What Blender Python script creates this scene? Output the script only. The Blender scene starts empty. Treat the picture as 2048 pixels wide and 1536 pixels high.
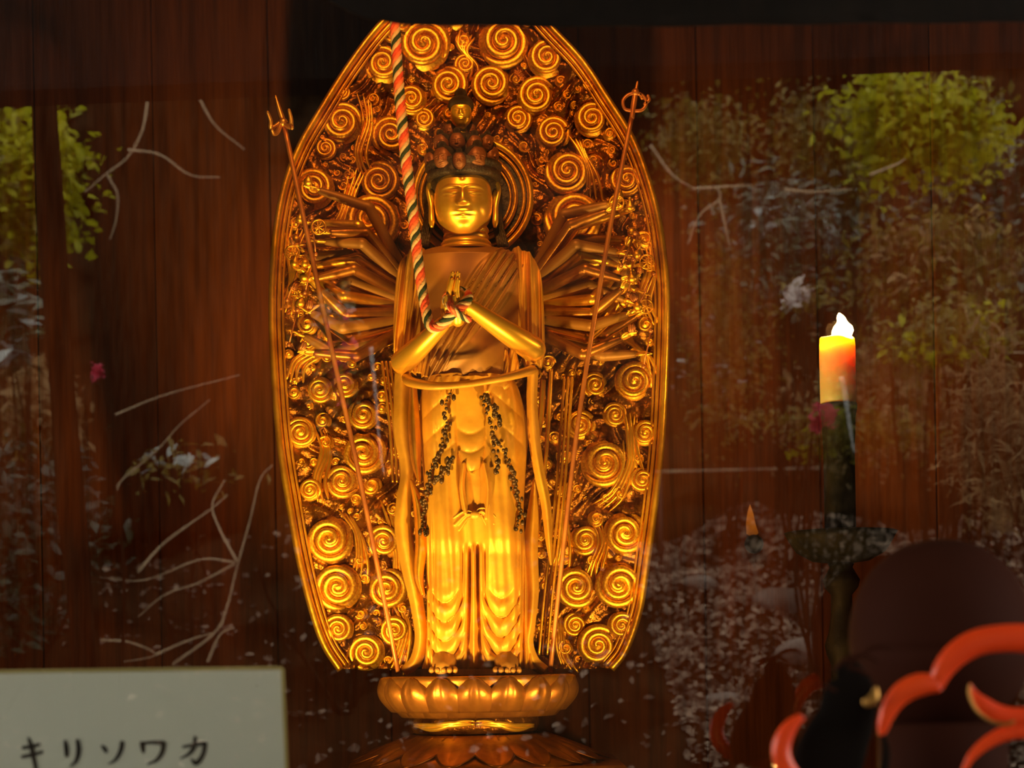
import bpy, math, random
import numpy as np
from mathutils import Matrix, Vector

# ---------------------------------------------------------------- camera, world, light
SC = bpy.context.scene
COL = SC.collection
ROLL = math.radians(1.0)
CR, SR = math.cos(ROLL), math.sin(ROLL)
CAMY, CAMZ, F = -3.5, 1.5, 3.5          # camera stands 3.5 m before the statue, eye height 1.5 m
HOR = 1330.0                            # image row of the horizon (1 px = 1 mm at the statue)
YG = -1.6                               # plane of the window glass

cam_d = bpy.data.cameras.new('camera')
cam = bpy.data.objects.new('camera', cam_d)
COL.objects.link(cam)
cam_d.sensor_width = 36.0
cam_d.lens = 36.0 * 3500.0 / 2048.0
cam_d.shift_y = (HOR - 768.0) / 2048.0
right, up, back = Vector((CR, 0, -SR)), Vector((SR, 0, CR)), Vector((0, -1, 0))
m = Matrix((right, up, back)).transposed().to_4x4()
m.translation = (0, CAMY, CAMZ)
cam.matrix_world = m
cam_d.dof.use_dof = True
cam_d.dof.focus_distance = 3.42
cam_d.dof.aperture_fstop = 4.5
cam_d.clip_start = 0.05
SC.camera = cam

w = bpy.data.worlds.new('overcast_sky')
SC.world = w
w.use_nodes = True
bg = w.node_tree.nodes['Background']
bg.inputs['Color'].default_value = (1.0, 0.97, 0.86, 1)
bg.inputs['Strength'].default_value = 4.2

vs = SC.view_settings
vs.view_transform = 'Standard'
vs.look = 'None'
vs.gamma = 1.0
vs.use_curve_mapping = False
vs.exposure = 0.0

rng = np.random.default_rng(7)
random.seed(7)


def Wp(px, py, Y):
    """pixel ray -> point at depth Y (works on arrays)"""
    s = (np.asarray(Y, float) - CAMY) / F / 1000.0
    u, v = (np.asarray(px, float) - 1024.0), (HOR - np.asarray(py, float))
    X = (u * CR + v * SR) * s
    Z = (-u * SR + v * CR) * s + CAMZ
    return np.stack(np.broadcast_arrays(X, np.asarray(Y, float), Z), -1)


def sc(Y):
    return (Y - CAMY) / F / 1000.0       # metres per pixel at depth Y


def mirror(px, py, D):
    """a place in the garden seen in the glass: D metres along the reflected path"""
    p = Wp(px, py, CAMY + D)
    p = np.array(p)
    p[..., 1] = 2 * YG - p[..., 1]
    return p


# ---------------------------------------------------------------- materials
MATS = {}


def nodes_of(name):
    mt = bpy.data.materials.new(name)
    mt.use_nodes = True
    nt = mt.node_tree
    return mt, nt, nt.nodes['Principled BSDF']


def mat(name, c1, c2=None, scale=8.0, rough=0.5, metal=0.0, bump=0.0, bscale=40.0, stretch=(1, 1, 1),
        detail=5.0, lo=0.35, hi=0.65, spec=0.5, sss=0.0, sssr=(0.02, 0.01, 0.004), rough2=None, trans=0.0, coat=0.0):
    mt, nt, p = nodes_of(name)
    N, L = nt.nodes, nt.links
    tc = N.new('ShaderNodeTexCoord')
    mp = N.new('ShaderNodeMapping')
    mp.inputs['Scale'].default_value = stretch
    L.new(tc.outputs['Object'], mp.inputs['Vector'])
    nz = N.new('ShaderNodeTexNoise')
    nz.inputs['Scale'].default_value = scale
    nz.inputs['Detail'].default_value = detail
    L.new(mp.outputs[0], nz.inputs['Vector'])
    rp = N.new('ShaderNodeValToRGB')
    rp.color_ramp.elements[0].position = lo
    rp.color_ramp.elements[1].position = hi
    rp.color_ramp.elements[0].color = (*c1, 1)
    rp.color_ramp.elements[1].color = (*(c2 or c1), 1)
    L.new(nz.outputs['Fac'], rp.inputs['Fac'])
    L.new(rp.outputs['Color'], p.inputs['Base Color'])
    p.inputs['Roughness'].default_value = rough
    if rough2 is not None:
        mr = N.new('ShaderNodeMapRange')
        mr.inputs['To Min'].default_value = rough
        mr.inputs['To Max'].default_value = rough2
        L.new(nz.outputs['Fac'], mr.inputs['Value'])
        L.new(mr.outputs[0], p.inputs['Roughness'])
    p.inputs['Metallic'].default_value = metal
    p.inputs['Specular IOR Level'].default_value = spec
    p.inputs['Coat Weight'].default_value = coat
    if sss:
        p.inputs['Subsurface Weight'].default_value = sss
        p.inputs['Subsurface Radius'].default_value = sssr
        p.inputs['Subsurface Scale'].default_value = 1.0
    if trans:
        tr = N.new('ShaderNodeBsdfTranslucent')
        L.new(rp.outputs['Color'], tr.inputs['Color'])
        mx = N.new('ShaderNodeMixShader')
        mx.inputs[0].default_value = trans
        L.new(p.outputs[0], mx.inputs[1])
        L.new(tr.outputs[0], mx.inputs[2])
        L.new(mx.outputs[0], N['Material Output'].inputs['Surface'])
    if bump:
        nb = N.new('ShaderNodeTexNoise')
        nb.inputs['Scale'].default_value = bscale
        nb.inputs['Detail'].default_value = 6
        L.new(mp.outputs[0], nb.inputs['Vector'])
        b = N.new('ShaderNodeBump')
        b.inputs['Strength'].default_value = bump
        b.inputs['Distance'].default_value = 0.01
        L.new(nb.outputs['Fac'], b.inputs['Height'])
        L.new(b.outputs[0], p.inputs['Normal'])
    MATS[name] = mt
    return mt


GOLD = mat('gilded_wood', (0.62, 0.28, 0.025), (0.98, 0.58, 0.06), scale=14, rough=0.30, rough2=0.42, metal=0.85, bump=0.12, bscale=60)
GOLDB = mat('gilded_relief_ground', (0.09, 0.026, 0.005), (0.38, 0.16, 0.02), scale=22, rough=0.30, metal=0.85, bump=1.0, bscale=38)  # ground colour darkened to carry the shadow between the carved swirls
FACE = mat('bright_gold_leaf', (0.95, 0.56, 0.05), (1.0, 0.62, 0.07), scale=10, rough=0.33, metal=0.75)
ROBE = mat('matt_gilded_robe', (0.50, 0.25, 0.025), (0.78, 0.43, 0.045), scale=11, rough=0.5, metal=0.35, bump=0.08, bscale=70)
SKIN = mat('brown_gilded_skin', (0.22, 0.10, 0.020), (0.36, 0.175, 0.03), scale=9, rough=0.5, metal=0.3)
HAIR = mat('dark_bronze_hair', (0.018, 0.012, 0.008), (0.05, 0.028, 0.015), scale=30, rough=0.5, bump=0.5, bscale=120)
BEAD = mat('blackened_beads', (0.02, 0.014, 0.008), (0.10, 0.05, 0.015), scale=60, rough=0.4, metal=0.4)
REDGOLD = mat('coppery_gilt', (0.38, 0.13, 0.05), (0.62, 0.25, 0.07), scale=18, rough=0.42, metal=0.6)
BROWNGILT = mat('brown_gilding', (0.20, 0.075, 0.015), (0.42, 0.18, 0.03), scale=16, rough=0.38, metal=0.75, bump=0.1, bscale=60)  # browner and darker than the statue's gold
CROWN = mat('dark_copper_gilding', (0.16, 0.05, 0.018), (0.30, 0.11, 0.03), scale=20, rough=0.5, metal=0.3)
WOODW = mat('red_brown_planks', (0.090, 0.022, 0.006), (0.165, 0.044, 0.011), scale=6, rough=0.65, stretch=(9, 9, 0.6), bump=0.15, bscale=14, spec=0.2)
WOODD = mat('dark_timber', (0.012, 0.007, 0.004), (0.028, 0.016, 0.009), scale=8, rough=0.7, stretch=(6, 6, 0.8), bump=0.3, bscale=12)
ALTAR = mat('altar_lacquer', (0.05, 0.012, 0.006), (0.09, 0.02, 0.008), scale=5, rough=0.35)
BLACKCLOTH = mat('black_cloth', (0.006, 0.004, 0.003), (0.012, 0.008, 0.006), scale=20, rough=0.95, spec=0.1)
PAPER = mat('pale_card', (0.78, 0.82, 0.66), (0.84, 0.87, 0.72), scale=3, rough=0.8, spec=0.2)
PAPEREDGE = mat('straw_card_edge', (0.45, 0.38, 0.12), (0.55, 0.45, 0.16), scale=8, rough=0.8)
INK = mat('black_ink', (0.01, 0.01, 0.008), (0.02, 0.02, 0.014), scale=20, rough=0.8)
WAX = mat('glow_tinted_wax', (0.88, 0.62, 0.30), (0.92, 0.68, 0.36), scale=5, rough=0.45, sss=0.9, sssr=(0.09, 0.030, 0.006))  # base colour warmed to carry the flame's glow inside the wax
IRON = mat('dark_bronze', (0.008, 0.009, 0.006), (0.022, 0.022, 0.014), scale=25, rough=0.6, metal=0.0, bump=0.3, spec=0.2)
DRUM = mat('dark_drum_wood', (0.034, 0.009, 0.005), (0.046, 0.012, 0.006), scale=4, rough=0.75, spec=0.05)
LACQ = mat('vermilion_lacquer', (0.92, 0.055, 0.008), (0.98, 0.085, 0.010), scale=6, rough=0.3, coat=0.2)
BLACKLQ = mat('black_lacquer', (0.006, 0.004, 0.003), (0.010, 0.006, 0.004), scale=6, rough=0.8, spec=0.05)
BRASS = mat('aged_brass', (0.45, 0.22, 0.05), (0.65, 0.33, 0.08), scale=20, rough=0.4, metal=0.8)
C_RED = mat('cord_salmon', (0.78, 0.16, 0.07), (0.86, 0.24, 0.11), scale=60, rough=0.8, bump=0.3, bscale=200)
C_ORG = mat('cord_red', (0.62, 0.06, 0.03), (0.70, 0.09, 0.04), scale=60, rough=0.8, bump=0.3, bscale=200)
C_CRM = mat('cord_cream', (0.62, 0.48, 0.30), (0.70, 0.55, 0.36), scale=60, rough=0.8, bump=0.3, bscale=200)
C_GRN = mat('cord_dark_green', (0.012, 0.035, 0.022), (0.02, 0.05, 0.03), scale=60, rough=0.8, bump=0.3, bscale=200)
BARK = mat('dark_bark', (0.010, 0.007, 0.004), (0.030, 0.018, 0.010), scale=9, rough=0.9, stretch=(4, 4, 0.7), bump=0.6, bscale=20, spec=0.0)
TWIG = mat('pale_twig_bark', (0.30, 0.22, 0.13), (0.48, 0.36, 0.22), scale=16, rough=0.8)
LICHEN = mat('lichened_stick', (0.35, 0.35, 0.33), (0.62, 0.62, 0.60), scale=60, rough=0.8)
SOIL = mat('leaf_litter_soil', (0.006, 0.004, 0.002), (0.030, 0.018, 0.009), scale=3.2, rough=0.95, bump=0.7, bscale=9, spec=0.0)
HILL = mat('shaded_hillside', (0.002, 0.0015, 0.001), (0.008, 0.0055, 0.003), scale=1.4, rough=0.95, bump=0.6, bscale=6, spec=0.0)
STONE = mat('mossy_grey_stone', (0.09, 0.075, 0.06), (0.26, 0.22, 0.19), scale=7, rough=0.9, bump=0.6, bscale=18, spec=0.0)
L_YG = mat('yellow_green_leaf', (0.40, 0.42, 0.012), (0.62, 0.60, 0.025), scale=3, rough=0.5, trans=0.45)
L_OLV = mat('olive_leaf', (0.13, 0.11, 0.016), (0.27, 0.22, 0.035), scale=3, rough=0.45, trans=0.3)
L_GLS = mat('glossy_evergreen_leaf', (0.035, 0.06, 0.028), (0.08, 0.11, 0.05), scale=3, rough=0.24, trans=0.1, spec=0.9)
L_DRK = mat('deep_green_leaf', (0.015, 0.035, 0.020), (0.04, 0.075, 0.040), scale=3, rough=0.35, trans=0.2)
L_SHEEN = mat('sky_sheen_leaf', (0.36, 0.44, 0.42), (0.62, 0.70, 0.70), scale=3, rough=0.3, trans=0.1)  # pale colour stands for sky sheen on glossy leaves
L_BRN = mat('dry_brown_leaf', (0.15, 0.095, 0.035), (0.42, 0.28, 0.12), scale=3, rough=0.8, trans=0.2)
L_PNK = mat('pink_petal', (0.62, 0.045, 0.11), (0.82, 0.12, 0.18), scale=3, rough=0.6, trans=0.4)
L_PALE = mat('pale_blossom', (0.62, 0.55, 0.52), (0.80, 0.72, 0.70), scale=3, rough=0.6, trans=0.4)
BAMBOO = mat('weathered_bamboo', (0.05, 0.035, 0.02), (0.34, 0.26, 0.15), scale=14, rough=0.6)

# window glass: a clear sheet that mirrors a small share of the daylight
gm = bpy.data.materials.new('window_glass')
gm.use_nodes = True
nt = gm.node_tree
nt.nodes.remove(nt.nodes['Principled BSDF'])
tr = nt.nodes.new('ShaderNodeBsdfTransparent')
gl = nt.nodes.new('ShaderNodeBsdfGlossy')
gl.inputs['Roughness'].default_value = 0.0
lw = nt.nodes.new('ShaderNodeLayerWeight')
pw = nt.nodes.new('ShaderNodeMath'); pw.operation = 'POWER'; pw.inputs[1].default_value = 5
ma = nt.nodes.new('ShaderNodeMath'); ma.operation = 'MULTIPLY_ADD'
ma.inputs[1].default_value = 0.9; ma.inputs[2].default_value = 0.085
mx = nt.nodes.new('ShaderNodeMixShader')
nt.links.new(lw.outputs['Facing'], pw.inputs[0])
nt.links.new(pw.outputs[0], ma.inputs[0])
nt.links.new(ma.outputs[0], mx.inputs[0])
nt.links.new(tr.outputs[0], mx.inputs[1])
nt.links.new(gl.outputs[0], mx.inputs[2])
nt.links.new(mx.outputs[0], nt.nodes['Material Output'].inputs['Surface'])
GLASS = gm

# flame: emissive surface, shared by the altar lamp bulbs
fm = bpy.data.materials.new('candle_flame')
fm.use_nodes = True
nt = fm.node_tree
nt.nodes.remove(nt.nodes['Principled BSDF'])
em = nt.nodes.new('ShaderNodeEmission')
em.inputs['Color'].default_value = (1.0, 0.62, 0.20, 1)
em.inputs['Strength'].default_value = 30
nt.links.new(em.outputs[0], nt.nodes['Material Output'].inputs['Surface'])
FLAME = fm

# ---------------------------------------------------------------- mesh helpers


class MB:
    def __init__(s):
        s.v, s.f, s.n = [], [], 0

    def add(s, v, f):
        v = np.asarray(v, float).reshape(-1, 3)
        s.v.append(v)
        s.f += [tuple(int(i) + s.n for i in q) for q in f]
        s.n += len(v)
        return s

    def mesh(s, name, material, smooth=True):
        me = bpy.data.meshes.new(name)
        me.from_pydata(np.concatenate(s.v).tolist(), [], s.f)
        me.materials.append(material)
        me.validate()
        if smooth:
            me.polygons.foreach_set('use_smooth', [True] * len(me.polygons))
        me.update()
        return me

    def build(s, name, material, parent=None, smooth=True):
        return link(name, s.mesh(name, material, smooth), parent)


def link(name, me, parent=None):
    o = bpy.data.objects.new(name, me)
    COL.objects.link(o)
    if parent is not None:
        o.parent = parent
        bpy_inv(o, parent)
    return o


def wmat(o):
    mtx = Matrix.LocRotScale(o.location, o.rotation_euler, o.scale)
    return (wmat(o.parent) @ o.matrix_parent_inverse @ mtx) if o.parent else mtx


def bpy_inv(o, parent):
    o.matrix_parent_inverse = wmat(parent).inverted()


def tag(o, label=None, cat=None, group=None, kind=None):
    if label: o['label'] = label
    if cat: o['category'] = cat
    if group: o['group'] = group
    if kind: o['kind'] = kind
    return o


def thing(name, loc, label, cat, group=None):
    o = bpy.data.objects.new(name, None)
    COL.objects.link(o)
    o.location = [float(a) for a in loc]
    o.empty_display_size = 0.05
    return tag(o, label, cat, group)


def grid_faces(nv, nu, closed=False, off=0):
    f = []
    for i in range(nv - 1):
        for j in range(nu - (0 if closed else 1)):
            a, b = i * nu + j, i * nu + (j + 1) % nu
            f.append((off + a, off + b, off + b + nu, off + a + nu))
    return f


def box(c, d):
    c, d = np.asarray(c, float), np.asarray(d, float) / 2
    v = [c + d * np.array(s) for s in [(-1, -1, -1), (1, -1, -1), (1, 1, -1), (-1, 1, -1), (-1, -1, 1), (1, -1, 1), (1, 1, 1), (-1, 1, 1)]]
    return v, [(0, 3, 2, 1), (4, 5, 6, 7), (0, 1, 5, 4), (1, 2, 6, 5), (2, 3, 7, 6), (3, 0, 4, 7)]


def bevbox(c, d, b=0.004):
    """box with chamfered edges"""
    c = np.asarray(c, float); h = np.asarray(d, float) / 2
    v, f = [], []
    idx = {}
    for sx in (-1, 1):
        for sy in (-1, 1):
            for sz in (-1, 1):
                for ax in range(3):
                    p = h.copy() - b
                    p[ax] = h[ax]
                    idx[(sx, sy, sz, ax)] = len(v)
                    v.append(c + p * np.array((sx, sy, sz)))
    g = lambda sx, sy, sz, ax: idx[(sx, sy, sz, ax)]
    for ax in range(3):
        o1, o2 = (ax + 1) % 3, (ax + 2) % 3
        for s in (-1, 1):
            q = []
            for a, bb in ((-1, -1), (1, -1), (1, 1), (-1, 1)):
                sg = [0, 0, 0]; sg[ax] = s; sg[o1] = a; sg[o2] = bb
                q.append(g(*sg, ax))
            f.append(tuple(q if s > 0 else q[::-1]))
    for ax in range(3):
        o1, o2 = (ax + 1) % 3, (ax + 2) % 3
        for a in (-1, 1):
            for bb in (-1, 1):
                s1 = [0, 0, 0]; s1[o1] = a; s1[o2] = bb
                lo, hi = list(s1), list(s1)
                lo[ax], hi[ax] = -1, 1
                q = (g(*lo, o1), g(*hi, o1), g(*hi, o2), g(*lo, o2))
                f.append(q if a * bb < 0 else q[::-1])
    for sx in (-1, 1):
        for sy in (-1, 1):
            for sz in (-1, 1):
                q = tuple(g(sx, sy, sz, k) for k in range(3))
                f.append(q if sx * sy * sz > 0 else q[::-1])
    return v, f


def smooth_path(pts, n):
    """Catmull-Rom through points (any dimension)"""
    p = np.asarray(pts, float)
    p = np.vstack([2 * p[0] - p[1], p, 2 * p[-1] - p[-2]])
    t = np.linspace(0, len(p) - 3 - 1e-9, n)
    i = t.astype(int); u = (t - i)[:, None]
    a, b, c, d = p[i], p[i + 1], p[i + 2], p[i + 3]
    return 0.5 * (2 * b + (c - a) * u + (2 * a - 5 * b + 4 * c - d) * u ** 2 + (3 * b - a - 3 * c + d) * u ** 3)


def frames(P):
    T = np.gradient(P, axis=0)
    T /= np.linalg.norm(T, axis=1)[:, None] + 1e-12
    ref = np.array((0, 1.0, 0)) if abs(T[0] @ np.array((0, 1.0, 0))) < 0.9 else np.array((1.0, 0, 0))
    n = ref - T[0] * (ref @ T[0]); n /= np.linalg.norm(n)
    Ns = [n]
    for i in range(1, len(P)):
        n = Ns[-1] - T[i] * (Ns[-1] @ T[i])
        n /= np.linalg.norm(n) + 1e-12
        Ns.append(n)
    Ns = np.array(Ns)
    return T, Ns, np.cross(T, Ns)


def tube(P, r, sides=8, flat=1.0, cap=True):
    """tube along P; r scalar or per point; flat squashes it along the first frame normal (about +Y)"""
    P = np.asarray(P, float)
    r = np.broadcast_to(np.asarray(r, float), (len(P),))
    T, Nn, B = frames(P)
    a = np.linspace(0, 2 * np.pi, sides, endpoint=False)
    ring = (np.cos(a)[None, :, None] * Nn[:, None] * flat + np.sin(a)[None, :, None] * B[:, None]) * r[:, None, None] + P[:, None]
    v = ring.reshape(-1, 3)
    f = grid_faces(len(P), sides, True)
    if cap:
        f.append(tuple(range(sides))[::-1])
        f.append(tuple(range((len(P) - 1) * sides, len(P) * sides)))
    return v, f


def limb(pts, rad, n=24, sides=12, flat=1.0):
    """rounded tapered tube with domed ends through few points"""
    P = smooth_path(pts, n)
    R = smooth_path(np.asarray(rad, float)[:, None], n)[:, 0]
    e = np.array([0.25, 0.7, 0.93])
    R = R.copy()
    d0 = P[0] - P[1]; d0 /= np.linalg.norm(d0); d1 = P[-1] - P[-2]; d1 /= np.linalg.norm(d1)
    ks = [0.97, 0.72, 0.37]
    P2 = np.vstack([[P[0] + d0 * R[0] * k for k in ks], P, [P[-1] + d1 * R[-1] * k for k in ks[::-1]]])
    R2 = np.concatenate([R[0] * e, R, R[-1] * e[::-1]])
    return tube(P2, R2, sides, flat)


def ball(c, r, nu=12, nv=8, s=(1, 1, 1)):
    th = np.linspace(0.02, np.pi - 0.02, nv)
    ph = np.linspace(0, 2 * np.pi, nu, endpoint=False)
    v = np.stack([np.sin(th)[:, None] * np.cos(ph), np.sin(th)[:, None] * np.sin(ph), np.cos(th)[:, None] * np.ones(nu)], -1)
    v = v.reshape(-1, 3) * r * np.array(s) + np.asarray(c)
    f = [q[::-1] for q in grid_faces(nv, nu, True)]
    f.append(tuple(range(nu)))
    f.append(tuple(range((nv - 1) * nu, nv * nu))[::-1])
    return v, f


def lathe(prof, c=(0, 0, 0), n=48, sy=1.0):
    prof = np.asarray(prof, float)
    ph = np.linspace(0, 2 * np.pi, n, endpoint=False)
    v = np.stack([prof[:, 0, None] * np.cos(ph), prof[:, 0, None] * np.sin(ph) * sy, prof[:, 1, None] * np.ones(n)], -1).reshape(-1, 3) + np.asarray(c)
    f = grid_faces(len(prof), n, True)
    f.append(tuple(range(n))[::-1])
    f.append(tuple(range((len(prof) - 1) * n, len(prof) * n)))
    return v, f


def g1(x, c, s):
    return np.exp(-((x - c) / s) ** 2)


def sstep(a, b, x):
    t = np.clip((x - a) / (b - a), 0, 1)
    return t * t * (3 - 2 * t)


def drape(rows, Y0, depth, disp=None, nu=60, nv=120, power=2.2, thick=0.012, closed=False, backdepth=None):
    """cloth or body surface: rows = (py, x_left, x_right[, y_offset]); bulges by depth towards the viewer at Y0"""
    rows = np.asarray([list(r) + [0.0] * (4 - len(r)) for r in rows], float)
    R = smooth_path(rows, nv)
    t = np.linspace(-1, 1, nu)
    px = R[:, 1, None] * (1 - t) / 2 + R[:, 2, None] * (1 + t) / 2
    py = R[:, 0, None] + 0 * t
    prof = (1 - np.abs(t) ** power) ** (1 / power)
    dep = np.broadcast_to(np.asarray(depth, float), (nv,)) if np.ndim(depth) else np.full(nv, depth)
    off = -dep[:, None] * prof + R[:, 3, None]
    if disp is not None:
        off = off - disp(px, py) * np.clip(prof * 1.6, 0, 1)
    V = Wp(px, py, Y0 - 0.8 * float(np.mean(dep)))
    V[..., 1] = Y0 + off
    bd = thick if backdepth is None else None
    if bd is not None:
        B = V[:, ::-1].copy(); B[..., 1] += thick
    else:
        B = V[:, ::-1].copy(); B[..., 1] = Y0 + backdepth * prof[::-1][None, :] + R[:, 3, None]
        B = B[:, 1:-1]
    A = np.concatenate([V, B], 1)
    n2 = A.shape[1]
    f = grid_faces(nv, n2, True)
    f = [q[::-1] for q in f]
    f.append(tuple(range(n2)))
    f.append(tuple(range((nv - 1) * n2, nv * n2))[::-1])
    return A.reshape(-1, 3), f


def ribbon(pts, widths, thick=0.006, ridges=0, n=60, nu=13):
    """flat band through world points, facing the viewer, with lengthwise ridges; widths in metres"""
    P = smooth_path(pts, n)
    Wd = smooth_path(np.asarray(widths, float)[:, None], n)[:, 0] / 2
    T = np.gradient(P, axis=0); T /= np.linalg.norm(T, axis=1)[:, None]
    S = np.cross(T, np.array((0, 1.0, 0))); S /= np.linalg.norm(S, axis=1)[:, None] + 1e-9
    t = np.linspace(-1, 1, nu)
    h = thick * (1 - t ** 4) + (thick * 0.8 * np.cos(t * np.pi * ridges) if ridges else 0)
    V = P[:, None] + S[:, None] * (t[None, :, None] * Wd[:, None, None])
    Fv = V.copy(); Fv[..., 1] -= h
    Bv = V[:, ::-1].copy(); Bv[..., 1] += thick
    A = np.concatenate([Fv, Bv], 1)
    n2 = 2 * nu
    f = grid_faces(n, n2, True)
    f.append(tuple(range(n2))[::-1])
    f.append(tuple(range((n - 1) * n2, n * n2)))
    return A.reshape(-1, 3), f


# ---------------------------------------------------------------- the hall
FLOOR_Z, ALTAR_Z, YB = 0.35, 1.22, 0.62
XL, XR, ZC = -1.45, 1.55, 3.45


def struct(name, vf, material, parent=None, smooth=False):
    mb = MB()
    for v, f in (vf if isinstance(vf, list) else [vf]):
        mb.add(v, f)
    o = mb.build(name, material, parent, smooth)
    if parent is None:
        tag(o, kind='structure')
    return o


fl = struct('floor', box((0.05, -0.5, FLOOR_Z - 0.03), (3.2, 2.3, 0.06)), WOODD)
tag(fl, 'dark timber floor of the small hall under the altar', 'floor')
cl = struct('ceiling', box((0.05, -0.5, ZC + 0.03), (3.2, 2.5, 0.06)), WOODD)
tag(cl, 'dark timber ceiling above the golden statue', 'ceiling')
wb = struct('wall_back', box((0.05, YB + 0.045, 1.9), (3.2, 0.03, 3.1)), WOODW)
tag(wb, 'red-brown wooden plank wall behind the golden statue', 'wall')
seams_px = [-160, 75, 312, 545, 770, 985, 1166, 1402, 1637, 1870, 2110, 2300]
for a, b in zip(seams_px[:-1], seams_px[1:]):
    xa, xb = (float(Wp(q, 700, YB)[0]) - 0.011 * 0 for q in (a, b))
    me = MB().add(*bevbox(((xa + xb) / 2, YB + 0.015, 1.9), (xb - xa - 0.0016, 0.026 + 0.004 * random.random(), 3.1), 0.003))
    me.build('plank', WOODW, wb, False)
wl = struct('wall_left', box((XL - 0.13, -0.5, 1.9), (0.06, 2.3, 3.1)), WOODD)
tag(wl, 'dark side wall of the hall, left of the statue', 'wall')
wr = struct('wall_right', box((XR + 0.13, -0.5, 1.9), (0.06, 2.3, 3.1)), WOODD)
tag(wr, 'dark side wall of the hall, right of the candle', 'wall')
# front: half wall with a deep sill, posts and head beam around one big pane
SILL = 1.335
wf = struct('wall_front', [box((0.05, YG, SILL / 2 - 0.02), (3.2, 0.10, SILL - 0.04)),
                           box((-1.37, YG, 2.3), (0.30, 0.10, 2.0)), box((1.47, YG, 2.3), (0.30, 0.10, 2.0)),
                           box((0.05, YG, 3.03), (3.2, 0.10, 0.9))], WOODD)
tag(wf, 'dark timber front wall of the hall around the window', 'wall')
ts = struct('trim_1', bevbox((0.05, YG - 0.02, SILL - 0.02), (2.6, 0.66, 0.04), 0.006), WOODD)
tag(ts, 'deep dark wooden sill under the window pane', 'sill')
win = thing('window_1', (0.05, YG, SILL), 'large clear window pane reflecting the green garden', 'window')
tag(win, kind='structure')
MB().add(*box((0.05, YG, (SILL + 2.58) / 2), (2.54, 0.004, 2.58 - SILL))).build('glass_pane', GLASS, win, False)
for c, d in (((-1.205, YG, 1.96), (0.03, 0.05, 1.24)), ((1.305, YG, 1.96), (0.03, 0.05, 1.24)), ((0.05, YG, 2.565), (2.54, 0.05, 0.03)), ((0.05, YG, SILL + 0.012), (2.54, 0.05, 0.024))):
    MB().add(*bevbox(c, d, 0.003)).build('frame_bar', WOODD, win, False)
# porch roof and its eave beam, seen dark in the top of the reflection
pr = struct('ceiling_porch', box((0.0, -2.8, 3.36), (7.0, 2.4, 0.06)), WOODD)
tag(pr, 'dark boarded porch ceiling in front of the window', 'ceiling')
eb = struct('trim_2', bevbox((0.0, -3.95, 3.13), (7.0, 0.14, 0.42), 0.01), WOODD)
eb.rotation_euler = (0, math.radians(-1.2), 0)
tag(eb, 'dark eave beam across the top of the reflected garden', 'beam')

# ---------------------------------------------------------------- altar table
alt = thing('altar_table', (0, 0.1, FLOOR_Z), 'long dark red lacquered altar table below the golden statue', 'table')
MB().add(*bevbox((0.0, -0.16, ALTAR_Z - 0.02), (2.3, 1.42, 0.04), 0.006)).build('table_top', ALTAR, alt, False)
for x in (-1.05, 1.05):
    for y in (-0.76, 0.40):
        MB().add(*bevbox((x, y, (FLOOR_Z + ALTAR_Z - 0.04) / 2), (0.09, 0.09, ALTAR_Z - 0.04 - FLOOR_Z), 0.006)).build('leg', ALTAR, alt, False)
MB().add(*bevbox((0.0, -0.80, ALTAR_Z - 0.14), (2.02, 0.025, 0.18), 0.004)).build('apron', ALTAR, alt, False)

# ---------------------------------------------------------------- mandorla
YM = 0.13
ML = [(932, -85), (850, -30), (765, 47), (700, 130), (640, 225), (600, 295), (570, 375), (552, 475), (545, 600), (548, 720), (560, 880), (580, 1010), (600, 1120), (625, 1220), (650, 1290), (682, 1340)]
MR = [(932, -85), (1020, -30), (1105, 60), (1165, 125), (1215, 200), (1260, 272), (1290, 345), (1315, 435), (1328, 530), (1332, 600), (1330, 720), (1322, 880), (1310, 1000), (1295, 1110), (1278, 1220), (1250, 1300), (1222, 1338)]
mand = thing('mandorla', Wp(950, 1345, YM), 'tall gilded boat-shaped mandorla carved with cloud swirls behind the statue', 'mandorla')


def edge_at(pts, pys):
    p = smooth_path(pts, 400)
    o = np.argsort(p[:, 1])
    return np.interp(pys, p[o, 1], p[o, 0])


nvv, nuu = 520, 260
pys = np.linspace(-84, 1338, nvv)
xl, xr = edge_at(ML, pys), edge_at(MR, pys)
t = np.linspace(0, 1, nuu)
PX = xl[:, None] * (1 - t) + xr[:, None] * t
PY = pys[:, None] + 0 * t
V = Wp(PX, PY, YM)
tt = 2 * t - 1
V[..., 1] = YM + 0.05 - 0.05 * np.abs(tt[None, :]) ** 2.5
wx = PX + 26 * np.sin(PY / 41.0 + 1.2) + 14 * np.sin(PY / 17.0 + PX / 33.0); wy = PY + 24 * np.sin(PX / 37.0) + 12 * np.sin(PX / 15.0 - PY / 29.0)
rel = 0.010 * np.abs(np.sin(wx / 13.0 + 1.6 * np.sin(wy / 31.0))) ** .7 + 0.007 * np.abs(np.sin(wy / 15.0 + 1.3 * np.sin(wx / 23.0))) ** .8
V[..., 1] -= rel * np.clip((1 - np.abs(tt[None, :])) * 8, 0, 1)
Bk = V[:, ::-1].copy(); Bk[..., 1] += 0.018
A = np.concatenate([V, Bk], 1)
f = [q[::-1] for q in grid_faces(nvv, 2 * nuu, True)]
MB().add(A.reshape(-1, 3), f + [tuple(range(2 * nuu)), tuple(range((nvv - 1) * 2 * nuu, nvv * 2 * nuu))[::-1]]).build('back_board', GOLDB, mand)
outl = smooth_path([(x, y, 0) for x, y in ML[::-1]] + [(x, y, 0) for x, y in MR[1:]], 260)
cen = np.array((940, 640))
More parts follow.
